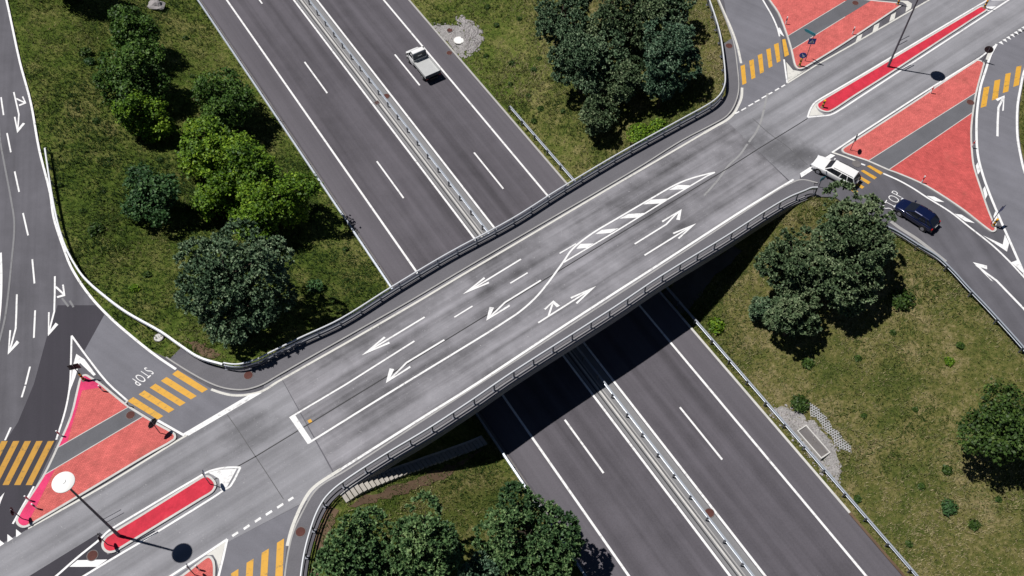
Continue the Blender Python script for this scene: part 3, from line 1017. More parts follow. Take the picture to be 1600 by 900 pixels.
# small island at the lower edge
line(road_w, [(355, 842.6), (320, 866), (267, 900), (200, 945)], 0.2, 'white')
line(road_w, [(355, 842.6), (349, 870), (341, 903), (332, 945)], 0.2, 'white')
lay(road_w, "painted_nose", GL([(352.5, 846), (322, 867.5), (333, 867), (338.5, 876), (342, 890)]), 'cream')
for a, c_ in (((880, 355), (935, 318)), ((990, 288), (1045, 250)), ((1098, 218), (1155, 180)), ((1203, 152), (1262, 113)), ((1312, 83), (1370, 45)), ((1418, 15), (1467, -17))):
    line(road_w, crop([a, c_], 220, 780, 6.154), 0.22, 'white', "lane_dash")
line(road_w, [(478, 777), (468, 796), (456, 826), (449, 853)], 0.30, 'cream')
line(road_w, [(533, 733), (500, 754), (486, 766), (478, 777)], 0.30, 'cream')
for poly in ([(1310, 420), (1378, 378), (1362, 800), (1288, 850)], [(1163, 517), (1232, 475), (1210, 880), (1140, 930)], [(1018, 612), (1085, 572), (1066, 960), (996, 1010)], [(868, 715), (940, 670), (928, 1050), (858, 1090)], [(720, 812), (790, 770), (780, 1130), (710, 1170)]):
    lay(road_w, "crossing_bar", GL(crop(poly, 220, 780, 6.154)), 'yellow')

# ---- east junction markings
line(road_e, [(1100, 208), (1120, 196.5), (1135, 188), (1146, 178), (1153, 166), (1158.5, 152), (1159.5, 137)], 0.3, 'cream')
line(road_e, [(1158, 99), (1152, 72), (1143, 46), (1128, 12), (1110, -30)], 0.28, 'cream')
for a, c_ in (((1148.3, 177.7), (1155, 174.4)), ((1158.3, 172.7), (1165.7, 168.5)), ((1169.3, 165.9), (1176.7, 161.9)), ((1179.3, 160), (1186.7, 156)), ((1190, 153.6), (1197.3, 149.6)),
              ((1200.8, 147.5), (1206.7, 144.3)), ((1210.8, 141.8), (1217.2, 138)), ((1220.8, 136), (1226.7, 132.5))):
    line(road_e, [a, c_], 0.17, 'white', "lane_dash")
for bar in ([(222, 620), (262, 605), (278, 780), (240, 797)], [(303, 570), (345, 555), (362, 728), (325, 745)], [(383, 518), (425, 503), (442, 675), (405, 692)], [(463, 465), (503, 452), (522, 622), (487, 640)],
            [(535, 418), (578, 402), (597, 573), (563, 590)], [(612, 372), (642, 365), (677, 515), (635, 535)]):
    lay(road_e, "crossing_bar", GL(crop(bar, 1120, 0, 6)), 'yellow')
line(road_e, [(1176, -30), (1192, 0), (1206.7, 25.8), (1215, 45), (1218, 57)], 0.2, 'white')
lay(road_e, "hatch_bar", GL([(1214.5, 44), (1218.5, 43.5), (1225.5, 57.5), (1219, 53)]), 'white')
line(road_e, [(1225, 93), (1230, 130)], 0.2, 'white')
line(road_e, [(1230, 130), (1276.7, 101), (1320, 76.5), (1451.7, 0), (1500, -30)], 0.2, 'cream', n=1)
lay(road_e, "painted_nose", GL([(1228.5, 97), (1239, 109.5), (1253, 112), (1259, 109.5), (1231.3, 127.5)]), 'cream')
for bar in ([(100, 395), (120, 340), (165, 318), (150, 368)], [(258, 305), (275, 240), (325, 215), (310, 280)], [(415, 205), (435, 140), (480, 115), (465, 180)], [(490, 5), (590, 8), (630, 35), (620, 80), (568, 115), (580, 45), (545, 22)]):
    lay(road_e, "hatch_bar", GL(crop(bar, 1320, 0, 6)), 'cream')
# long median island surround
line(road_e, [(1262, 183.2), (1265, 173.3), (1270.5, 163.5), (1277, 157.5), (1300, 144), (1342, 119.5), (1520, 13.5), (1545, -1), (1580, -22)], 0.2, 'white', n=3)
line(road_e, [(1262, 183.2), (1283, 181.3), (1297, 179.6), (1310, 173.3), (1345, 150.6), (1392, 120), (1520, 36.7), (1576, 0), (1620, -28)], 0.2, 'white', n=3)
lay(road_e, "painted_nose", GL([(1264.5, 181.3), (1267, 173), (1271.5, 165.5), (1276, 160.5), (1274.5, 167), (1279, 174), (1288, 179.3), (1282, 179.8)]), 'cream')
lay(road_e, "hatch_bar", GL([(1541, 10.5), (1556.5, 10), (1548.5, 15.5), (1542, 18)]), 'white')
lay(road_e, "hatch_bar", GL([(1548, 0.8), (1570, 0.5), (1577, -4), (1555, -4)]), 'white')
# sett island surround
line(road_e, [(1300, 238.5), (1344, 209), (1440, 146.7), (1460, 134), (1532, 89.5), (1555, 71.5)], 0.2, 'white', n=1)
line(road_e, [(1557, 69), (1548, 86), (1540, 110), (1532, 136), (1527, 170), (1525.6, 200), (1527.5, 240), (1535.6, 273.3), (1546.7, 304.4), (1564.4, 346.7), (1580, 382), (1600, 427), (1630, 490)], 0.26, 'white')
lay(road_e, "painted_nose", GL([(1543, 84), (1553, 74), (1549, 84), (1543.5, 94), (1540, 93)]), 'cream')
line(road_e, [(1380, 271), (1404.4, 282), (1426.7, 294.4), (1449, 309), (1484.4, 331), (1515.6, 355.6), (1549, 382), (1573, 404.4), (1600, 433.3), (1640, 478)], 0.2, 'white')
line(road_e, [(1300, 238), (1318, 244), (1338, 252)], 0.2, 'cream')
line(road_e, [(1345.5, 256), (1352, 258.3)], 0.2, 'white')
lay(road_e, "stop_line", GL([(1250, 271), (1298, 240.5), (1305, 243), (1252, 277.5)]), 'white', Z2 + 0.002)
for hb in ([(790, 575), (960, 690), (975, 630), (945, 570), (930, 640)], [(990, 765), (1030, 750), (1075, 842)], [(395, 297), (450, 303), (520, 342), (455, 335)], [(590, 423), (640, 430), (735, 490), (665, 475)],
           [(740, 85), (755, 62), (772, 125), (755, 148)], [(790, 250), (805, 230), (823, 290), (808, 322)], [(865, 440), (880, 400), (897, 460), (880, 515)]):
    lay(road_e, "hatch_bar", GL(crop(hb, 1360, 240, 4.5)), 'white')
for k in range(5):
    dx, dy = -9.7 * k, 7.3 * k
    lay(road_e, "crossing_bar", GL([(1354.3 + dx, 259.8 + dy), (1359 + dx, 258.2 + dy), (1379.8 + dx, 270 + dy), (1376 + dx, 273.3 + dy)]), 'yellow')
for k in range(10):
    dx, dy = 5.95 * k, -3.9 * k
    lay(road_e, "give_way_tooth", GL([(1560 + dx, 66.5 + dy), (1564.8 + dx, 64.4 + dy), (1568 + dx, 70 + dy)]), 'white')
for bar in ([(385, 385), (430, 375), (405, 530), (360, 543)], [(470, 330), (515, 320), (495, 470), (448, 485)], [(555, 278), (597, 268), (577, 415), (533, 428)], [(640, 222), (680, 213), (660, 365), (615, 380)]):
    lay(road_e, "crossing_bar", GL(crop(bar, 1460, 60, 5)), 'yellow')
arrow(road_e, [(1558.4, 213), (1558.8, 190), (1560, 168), (1565.5, 157)], (1569.6, 149.2), ((1555.4, 155), (1558.6, 158.2)), ((1565.8, 173.4), (1568.2, 173)), 0.2)
arrow(road_e, [(1640, 531), (1600, 483), (1556.7, 438.3), (1541, 427)], (1519.8, 409.6), ((1542, 415.2), (1542.4, 421)), ((1548.2, 438.3), (1551.8, 440.2)), 0.2)
line(road_e, [(1612, 85), (1600, 112), (1594, 140), (1590, 164), (1589, 190), (1590, 216), (1594, 240), (1601, 269), (1625, 325)], 0.26, 'white')
# pale gravelly margin of the slip road
line(road_e, [(1392, 346), (1407, 357), (1432, 373), (1458, 393), (1478, 409)], 0.4, 'kerbmid', "worn_margin", Z1 + 0.002)


# STOP lettering
def lettering(parent, text, org_px, base_px, up_px, width, height, thin=-0.004):
    o2, b2, u2 = (np.array(G(*p)) for p in (org_px, base_px, up_px))
    ex = (b2 - o2) / np.linalg.norm(b2 - o2)
    ey = (u2 - o2) / np.linalg.norm(u2 - o2)
    cu = bpy.data.curves.new("lettering", 'FONT')
    cu.body = text
    cu.resolution_u = 6
    cu.space_character = 1.25
    cu.offset = thin
    ob = bpy.data.objects.new("tmp", cu)
    COL.objects.link(ob)
    bpy.context.view_layer.update()
    me = bpy.data.meshes.new_from_object(ob.evaluated_get(bpy.context.evaluated_depsgraph_get()))
    bpy.data.objects.remove(ob)
    vs = np.array([v.co[:2] for v in me.vertices])
    lo, hi = vs.min(0), vs.max(0)
    mb = MB()
    out = []
    for v in vs:
        a = (v - lo) / (hi - lo)
        p = o2 + ex * a[0] * width + ey * a[1] * height
        out.append((p[0], p[1], Z2))
    mb.add(out, [tuple(p.vertices) for p in me.polygons])
    # faces upward
    nz = sum((Vector(out[f[1]]) - Vector(out[f[0]])).cross(Vector(out[f[2]]) - Vector(out[f[0]])).z for f in mb.f)
    if nz < 0:
        mb.f = [f[::-1] for f in mb.f]
    return mb.build("lettering", MT['white'], parent)


def span(a, b_):
    return float(np.hypot(*(np.array(G(*a)) - np.array(G(*b_)))))


lettering(road_w, "STOP", (227.5, 573.5), (203.5, 594.5), (239.5, 581.5), span((227.5, 573.5), (203.5, 594.5)), 1.0)
lettering(road_e, "STOP", (1393.5, 331.5), (1411, 305), (1381, 325), span((1393.5, 331.5), (1411, 305)), 1.0, -0.016)


# ------------------------------------------------------------------ traffic islands
def island(label, outer_px, pieces, strips=(), n=3, kerbmat='kerb', h=0.13, wd=0.17):
    o = smooth(GL(outer_px), n, True)
    o = ccw(o)
    inn = offset(o, wd, True)
    c0 = np.mean(np.array(o), 0)
    root = thing("traffic_island", label, "traffic island", (float(c0[0]), float(c0[1]), 0.0))
    MB().ring(o, inn, 0.0, h).build("kerb", MT[kerbmat], root)
    return root, inn


def clip_poly(poly, a, b_, keep_left=True):
    """keep the part of a polygon on one side of the line a-b"""
    a, b_ = np.array(a), np.array(b_)
    d = b_ - a
    sgn = 1 if keep_left else -1
    out = []
    for i in range(len(poly)):
        p, q = np.array(poly[i - 1]), np.array(poly[i])
        sp = sgn * (d[0] * (p[1] - a[1]) - d[1] * (p[0] - a[0]))
        sq = sgn * (d[0] * (q[1] - a[1]) - d[1] * (q[0] - a[0]))
        if (sp >= 0) != (sq >= 0):
            t = sp / (sp - sq)
            out.append(tuple(p + (q - p) * t))
        if sq >= 0:
            out.append(tuple(q))
    return out


def crossing_island(label, outer_px, up, lo, mats, n=3, wd=0.17):
    root, inn = island(label, outer_px, None, n=n, wd=wd)
    ua, ub = G(*up[0]), G(*up[1])
    la, lb = G(*lo[0]), G(*lo[1])
    # lines run left to right: above the upper one, between, below the lower one
    top = clip_poly(inn, ua, ub, True)
    bot = clip_poly(inn, la, lb, False)
    mid = clip_poly(clip_poly(inn, ua, ub, False), la, lb, True)
    MB().sheet(top, 0.128).build("red_paving", MT[mats[0]], root)
    MB().sheet(bot, 0.128).build("red_paving", MT[mats[1]], root)
    MB().sheet(mid, 0.122).build("crossing_strip", MT['strip'], root)
    for a, b_ in ((ua, ub), (la, lb)):
        MB().ribbon([a, b_], 0.07, 0.134).build("edging", MT['kerb'], root)
    return root, inn


isl_w, inn_w = crossing_island("triangular salmon island with magenta margins beside the lamp with the white round shade",
    [(130.5, 586.5), (136, 585.8), (142, 589), (156.6, 598), (180, 617), (200, 633), (227, 650), (247, 662), (272, 676), (276, 682), (273, 689), (240, 708), (213, 724), (133, 772), (55, 818), (40, 825.5),
     (30, 823), (25.5, 815), (30, 803), (37, 791), (67, 745), (88, 702), (110, 652), (121, 608), (126, 590)], ((87, 703), (202, 637)), ((67, 745), (227, 650)), ('salmon', 'salmon'))
# magenta margin
mg1 = clip_poly(clip_poly(inn_w, G(87, 703), G(202, 637), True), G(106, 692), G(129, 612), True)
mg2 = clip_poly(clip_poly(inn_w, G(67, 745), G(227, 650), False), G(48, 812), G(86, 736), True)
MB().sheet(mg1, 0.132).build("magenta_margin", MT['magenta'], isl_w)
MB().sheet(mg2, 0.132).build("magenta_margin", MT['magenta'], isl_w)
MB().sheet(clip_poly(clip_poly(inn_w, G(120, 613), G(160, 606), True), G(129, 612.5), G(128, 580), False), 0.1325).build("magenta_margin", MT['magenta'], isl_w)

isl_ne, _ = crossing_island("triangular salmon island by the slip road in the upper right, with the teal direction sign",
    [(1185, -25), (1200, 0), (1215, 21.7), (1226.7, 51.7), (1235, 78.3), (1239, 96.7), (1241.7, 104.5), (1246.7, 109), (1253, 109), (1261.7, 105), (1320, 69), (1404, 13), (1407.5, 10.5), (1406, 7.5), (1400, 5),
     (1360, 1), (1320, -5), (1260, -15)], ((1230, 58), (1320, 3.3)), ((1236.7, 79), (1320, 27.5)), ('salmon', 'salmon'))
isl_e, _ = crossing_island("large triangular island of red setts between the white estate car and the curved slip road",
    [(1315, 233), (1314.5, 236.7), (1319, 241), (1340, 248.3), (1355, 253.3), (1388, 267.8), (1400, 272), (1437.8, 288), (1466.7, 304.6), (1504.4, 330), (1529, 349.5), (1545.6, 362), (1551, 364), (1556, 361), (1555.6, 356.7),
     (1544.4, 329), (1533, 295.6), (1523, 264.4), (1520, 246.7), (1518, 208), (1521, 176), (1526, 146), (1537, 105), (1538, 100), (1535, 97), (1526, 94.4), (1520, 98), (1460, 137), (1440, 151), (1325, 226)],
    ((1355, 253.3), (1526, 145)), ((1386.7, 267.5), (1521, 175.6)), ('salmon', 'salmon2'))
isl_m, inn = island("long narrow crimson median island carrying the right lamp post", [(1276.5, 161.5), (1275, 166), (1277.5, 171), (1284, 175), (1291.7, 176.7), (1298, 175.5), (1310, 168.5), (1336.7, 150.5), (1385, 120), (1520, 31.7), (1540, 19),
      (1542.3, 16.3), (1540.5, 13), (1536, 10.5), (1531, 10.7), (1520, 16.7), (1343, 121.5), (1300, 147)], None)
MB().sheet(inn, 0.128).build("red_paving", MT['crimson'], isl_m)
isl_mw, inn = island("short crimson median island at the foot of the lamp with the white round shade", [(310, 748.7), (318.6, 744), (323.2, 743.2), (328.7, 744.6), (334, 749), (337.5, 753.5), (338.8, 759), (337, 764.6), (332, 771), (318.6, 779.2),
      (220, 839.5), (186.6, 860), (178.9, 864), (169.5, 865), (161.8, 860), (159.2, 852), (161.8, 844), (168, 837), (220, 805)], None)
MB().sheet(inn, 0.128).build("red_paving", MT['crimson'], isl_mw)
isl_s, inn = island("small salmon island cut off by the lower edge beside the yellow crossing", [(283, 900), (317.5, 873.5), (325.7, 869), (332, 871), (336.5, 880), (337, 900), (334, 945), (300, 972), (235, 930)], None)
MB().sheet(inn, 0.128).build("red_paving", MT['salmon'], isl_s)


# ------------------------------------------------------------------ railings and guard rails
def bridge_railing(label, pts, base=0.12, low=False):
    root = thing("bridge_railing", label, "railing", (pts[0][0], pts[0][1], 0))
    MB().tube([(p[0], p[1], base + 1.0) for p in pts], 0.075, 8).build("handrail", MT['steelwhite'], root, 60)
    inn = offset(pts, -0.09)
    MB().bar(inn, 0.06, base + 0.60, base + 0.80).build("rail_beam", MT['steel'], root)
    if low:
        MB().bar(inn, 0.06, base + 0.22, base + 0.46).build("lower_beam", MT['post'], root)
    rs = resample(pts, 2.0)
    if len(rs) > 98:
        rs = resample(pts, 2.0 * len(rs) / 95)
    for i, p in enumerate(rs):
        q = rs[min(i + 1, len(rs) - 1)]
        r = rs[max(i - 1, 0)]
        rz = math.atan2(q[1] - r[1], q[0] - r[0])
        MB().box((p[0], p[1], base + 0.47), (0.10, 0.07, 0.98), rz).box((p[0], p[1], base + 0.02), (0.26, 0.22, 0.04), rz).build("post", MT['post'], root)
    return root


bridge_railing("steel railing along the far pavement of the bridge, curving round both ends", RAIL_N[near(RAIL_N, G(350, 568, 1.0)):], low=True)
bridge_railing("steel railing along the near edge of the bridge above the dark motorway underpass", RAIL_S)


def guard_rail(label, pts, zf, step=2.6, top=0.75, face=1, mat='steel', group=None):
    """W-beam guard rail on posts; zf gives the ground level at a point"""
    root = thing("guard_rail", label, "guard rail", (pts[0][0], pts[0][1], zf(*pts[0])), group=group)
    zs = [zf(*p) for p in pts]
    mb = MB()
    prof = [(0.0, top), (0.10, top - 0.03), (0.12, top - 0.09), (0.05, top - 0.14), (0.05, top - 0.18), (0.12, top - 0.23), (0.10, top - 0.29), (0.0, top - 0.32)]
    lines_ = [offset(pts, face * (0.06 + a)) for a, _ in prof]
    n_ = len(pts)
    vs = []
    for (a, zz), L in zip(prof, lines_):
        vs += [(L[i][0], L[i][1], zs[i] + zz) for i in range(n_)]
    fs = [(k * n_ + i, k * n_ + i + 1, (k + 1) * n_ + i + 1, (k + 1) * n_ + i) for k in range(len(prof) - 1) for i in range(n_ - 1)]
    mb.add(vs, fs)
    mb.bar(offset(pts, face * 0.07), 0.11, top - 0.04, top - 0.005, zs)
    mb.build("beam", MT[mat], root)
    rs = resample(pts, step)
    for i, p in enumerate(rs[:98]):
        q = rs[min(i + 1, len(rs) - 1)]
        r = rs[max(i - 1, 0)]
        rz = math.atan2(q[1] - r[1], q[0] - r[0])
        z = zf(*p)
        MB().box((p[0], p[1], z + top / 2 - 0.22), (0.08, 0.11, top + 0.36), rz).build("post", MT['post'], root)
    return root


flat0 = lambda x, y: 0.0
guard_rail("guard rail curving along the edge of the left slip road to the bridge end", smooth(GL([(71.4, 231), (80, 288), (86, 322), (93, 353), (103, 383), (115, 407), (133, 433), (167, 463), (200, 487), (253, 517), (283, 538), (313, 557), (348, 567.5)], 0.7), 5), flat0, 2.2, face=-1, mat='steelwhite')
guard_rail("guard rail round the outside of the bend where the dark blue hatchback waits", smooth(GL([(1385, 354), (1403, 363), (1433, 382), (1463, 400), (1487, 422), (1510, 447), (1537, 475), (1570, 511), (1600, 545), (1680, 640)], 0.7), 5), flat0, 3.0, face=1, mat='steel')
flatM = lambda x, y: ZM
flatMK = lambda x, y: ZM - 0.1
guard_rail("guard rail down the middle of the motorway median", [M(27.15, t) for t in np.linspace(-150, 25, 60)], flatM, 2.15, 0.78, 1)
guard_rail("guard rail on the hard shoulder of the motorway below the grass by the concrete frame", [M(37.85, t) for t in np.linspace(-60.5, 22, 45)], flatMK, 2.4, 0.8, 1)
guard_rail("low guard rail along the grassy far left side of the motorway", [M(16.45, t) for t in np.linspace(-140, 10, 55)], flatMK, 3.0, 0.62, -1, 'steel')


# ------------------------------------------------------------------ vehicles (x forward, y left)
def wheel(parent, x, y, r=0.32, wdt=0.2):
    s = 1 if y > 0 else -1
    wh = bpy.data.objects.new("wheel", None)
    COL.objects.link(wh)
    wh.parent = parent
    wh.location = (x, y, r)
    MB().tube([(0, -wdt / 2, 0), (0, -wdt * 0.42, 0), (0, wdt * 0.42, 0), (0, wdt / 2, 0)], [r * 0.9, r, r, r * 0.9], 20).build("tyre", MT['tyre'], wh, 40, False)
    MB().disc((0, s * (wdt / 2 + 0.004), 0), r * 0.64, (0, 1, 0), 0.03, 16).build("rim", MT['rim'], wh, 40, False)


def loft(stations):
    """stations: (x, half width, z bottom, z top, crown); closed shell"""
    mb = MB()
    rings = []
    for x, hw, zb, zt, cr in stations:
        half = [(hw * 0.80, zb), (hw * 0.97, zb + 0.10), (hw, zb + (zt - zb) * 0.45), (hw * 0.985, zt - 0.14), (hw * 0.94, zt - 0.045), (hw * 0.84, zt), (hw * 0.4, zt + cr * 0.8)]
        pts = [(x, y, z) for y, z in half] + [(x, 0, zt + cr)] + [(x, -y, z) for y, z in half[::-1]]
        rings.append(pts)
    n_ = len(rings[0])
    vs = [p for r in rings for p in r]
    fs = []
    for k in range(len(rings) - 1):
        for i in range(n_):
            j = (i + 1) % n_
            fs.append((k * n_ + i, k * n_ + j, (k + 1) * n_ + j, (k + 1) * n_ + i))
    fs.append(tuple(range(n_))[::-1])
    fs.append(tuple((len(rings) - 1) * n_ + i for i in range(n_)))
    return mb.add(vs, fs)


def fix_normals(ob):
    import bmesh
    bm = bmesh.new()
    bm.from_mesh(ob.data)
    bmesh.ops.recalc_face_normals(bm, faces=bm.faces)
    bm.to_mesh(ob.data)
    bm.free()


def pane(parent, name, quad, inset, out, mat='glass', u=(0, 1)):
    """a glass panel lying in the quad a,b,c,d (bottom-left, bottom-right, top-right, top-left)"""
    a, b_, c_, d_ = [Vector(q) for q in quad]
    if u != (0, 1):
        a, b_, c_, d_ = a.lerp(b_, u[0]), a.lerp(b_, u[1]), d_.lerp(c_, u[1]), d_.lerp(c_, u[0])
    ctr = (a + b_ + c_ + d_) / 4
    nrm = (b_ - a).cross(d_ - a).normalized() * out
    pts = []
    for p in (a, b_, c_, d_):
        v = ctr - p
        pts.append(p + v.normalized() * inset + nrm)
    back = [p - nrm * 1.6 for p in pts]
    mb = MB().add(pts + back, [(0, 1, 2, 3), (0, 4, 5, 1), (1, 5, 6, 2), (2, 6, 7, 3), (3, 7, 4, 0)])
    return mb.build(name, MT[mat], parent, None, False)


def car(name, label, loc, rz, paintmat, L, Wd, belt, roof, cab, axles, stations, pillars, wr=0.30, hw_b=0.93, hw_r=0.74, scl=0.93, round_=0.06):
    root = thing(name, label, "car", loc, rz)
    body = loft(stations).build("body", MT[paintmat], root, 35, False)
    fix_normals(body)
    bev = body.modifiers.new("b", 'SUBSURF')
    bev.levels = 1
    bev.render_levels = 2
    x0, x1, x2, x3 = cab                    # windscreen foot, roof front, roof rear, tail foot
    yb, yr = Wd / 2 * hw_b, Wd / 2 * hw_r
    zb, zr = belt - 0.03, roof
    lo = [(x0, yb * 0.93), (x0 - (x0 - x1) * 0.45, yb), (x3 + (x2 - x3) * 0.3, yb), (x3, yb * 0.92)]
    A = [(x0, yb * 0.9, zb), (x0, -yb * 0.9, zb), (x3, -yb * 0.9, zb), (x3, yb * 0.9, zb)]
    R = [(x1, yr * 0.95, zr - 0.02), (x1, -yr * 0.95, zr - 0.02), (x2, -yr * 0.95, zr - 0.015), (x2, yr * 0.95, zr - 0.015)]
    xm = (x1 + x2) / 2
    Am = [((x0 + x3) / 2, yb, zb), ((x0 + x3) / 2, -yb, zb)]
    Rm = [(xm, yr, zr + 0.015), (xm, -yr, zr + 0.015)]
    cb = MB()
    vs = A + R + Am + Rm
    fs = [(1, 0, 4, 5), (3, 2, 6, 7), (0, 8, 10, 4), (8, 3, 7, 10), (9, 1, 5, 11), (2, 9, 11, 6), (4, 10, 11, 5), (10, 7, 6, 11)]
    cabin = cb.add(vs, fs).build("cabin", MT[paintmat], root, None, False)
    fix_normals(cabin)
    bv = cabin.modifiers.new("bevel", 'BEVEL')
    bv.width = round_
    bv.segments = 4
    pane(root, "windscreen", (A[1], A[0], R[0], R[1]), 0.09, 0.012)
    pane(root, "rear_window", (A[3], A[2], R[2], R[3]), 0.10, 0.012)
    for s in (1, -1):
        if s > 0:
            qf = (A[0], Am[0], Rm[0], R[0])
            qr = (Am[0], A[3], R[3], Rm[0])
            qf = (Am[0], A[0], R[0], Rm[0])
            qr = (A[3], Am[0], Rm[0], R[3])
            pane(root, "side_window", (qf[1], qf[0], qf[3], qf[2]), 0.07, 0.014)
            for u in pillars:
                pane(root, "side_window", (qr[1], qr[0], qr[3], qr[2]), 0.055, 0.014, u=u)
        else:
            pane(root, "side_window", (A[1], Am[1], Rm[1], R[1]), 0.07, -0.014)
            for u in pillars:
                pane(root, "side_window", (Am[1], A[2], R[2], Rm[1]), 0.055, -0.014, u=u)
    for x in axles:
        for s in (1, -1):
            MB().disc((x, s * (Wd / 2 - 0.085), wr + 0.02), wr + 0.07, (0, 1, 0), 0.20, 20).build("wheel_arch", MT['trim'], root, 40, False)
            wheel(root, x, s * (Wd / 2 - 0.08), wr, 0.2)
    root.scale = (scl, scl, scl)
    xf, xr = stations[0][0], stations[-1][0]
    for s in (1, -1):
        MB().box((xf - 0.07, s * Wd * 0.35, stations[1][3] - 0.14), (0.16, 0.34, 0.15), s * -0.18).build("headlight", MT['lens'], root, None, False)
        MB().box((xr + 0.05, s * Wd * 0.40, belt - 0.22), (0.12, 0.14, 0.2)).build("tail_light", MT['taillens'], root, None, False)
        MB().box((x0 - 0.28, s * (Wd / 2 + 0.07), belt + 0.06), (0.12, 0.2, 0.13)).build("mirror", MT[paintmat], root, None, False)
    MB().box((xf - 0.02, 0, 0.42), (0.14, Wd * 0.88, 0.16)).build("bumper", MT['trim'], root, None, False)
    MB().box((xr + 0.02, 0, 0.46), (0.14, Wd * 0.9, 0.18)).build("bumper", MT['trim'], root, None, False)
    MB().box((xr - 0.045, 0, 0.68), (0.02, 0.5, 0.11)).build("number_plate", MT['signwhite'], root, None, False)
    return root


def heading(a, b_, z=0.0):
    p, q = G(*a, z), G(*b_, z)
    return math.atan2(p[1] - q[1], p[0] - q[0])


# white estate car
p = G(1306, 267, 0.6)
est = car("estate_car", "white boxy estate car at the stop line at the far end of the bridge", (p[0], p[1], 0.02), heading((1274, 262), (1330, 291)), 'carwhite', 4.7, 1.78, 0.92, 1.43,
          (1.0, 0.42, -1.95, -2.28), (1.42, -1.38),
          [(2.33, 0.72, 0.32, 0.62, 0.0), (2.28, 0.80, 0.24, 0.74, 0.01), (1.9, 0.875, 0.22, 0.82, 0.03), (1.0, 0.89, 0.22, 0.90, 0.03), (0.4, 0.89, 0.22, 0.92, 0.02), (-1.4, 0.89, 0.22, 0.92, 0.02), (-2.1, 0.87, 0.24, 0.91, 0.01), (-2.34, 0.80, 0.30, 0.86, 0.0)],
          ((0.0, 0.5), (0.5, 1.0)))
for s in (1, -1):
    MB().bar([(0.2, s * 0.56), (-1.85, s * 0.56)], 0.035, 1.455, 1.49).build("roof_rail", MT['trim'], est, None, False)
# dark blue hatchback
p = G(1432, 336, 0.5)
car("hatchback_car", "dark blue hatchback waiting behind the STOP lettering beside the red sett island", (p[0], p[1], 0.02), heading((1407, 331), (1444, 355)), 'carblue', 4.2, 1.74, 0.94, 1.46,
    (1.15, 0.2, -1.40, -2.0), (1.28, -1.25),
    [(2.1, 0.60, 0.34, 0.58, 0.0), (2.02, 0.72, 0.24, 0.70, 0.02), (1.7, 0.84, 0.22, 0.80, 0.04), (1.05, 0.87, 0.22, 0.92, 0.04), (0.3, 0.87, 0.22, 0.94, 0.02), (-1.2, 0.87, 0.22, 0.95, 0.02), (-1.85, 0.84, 0.24, 0.94, 0.01), (-2.08, 0.74, 0.32, 0.86, 0.0)],
    ((0.0, 0.55), (0.6, 0.98)), round_=0.15, hw_r=0.70)


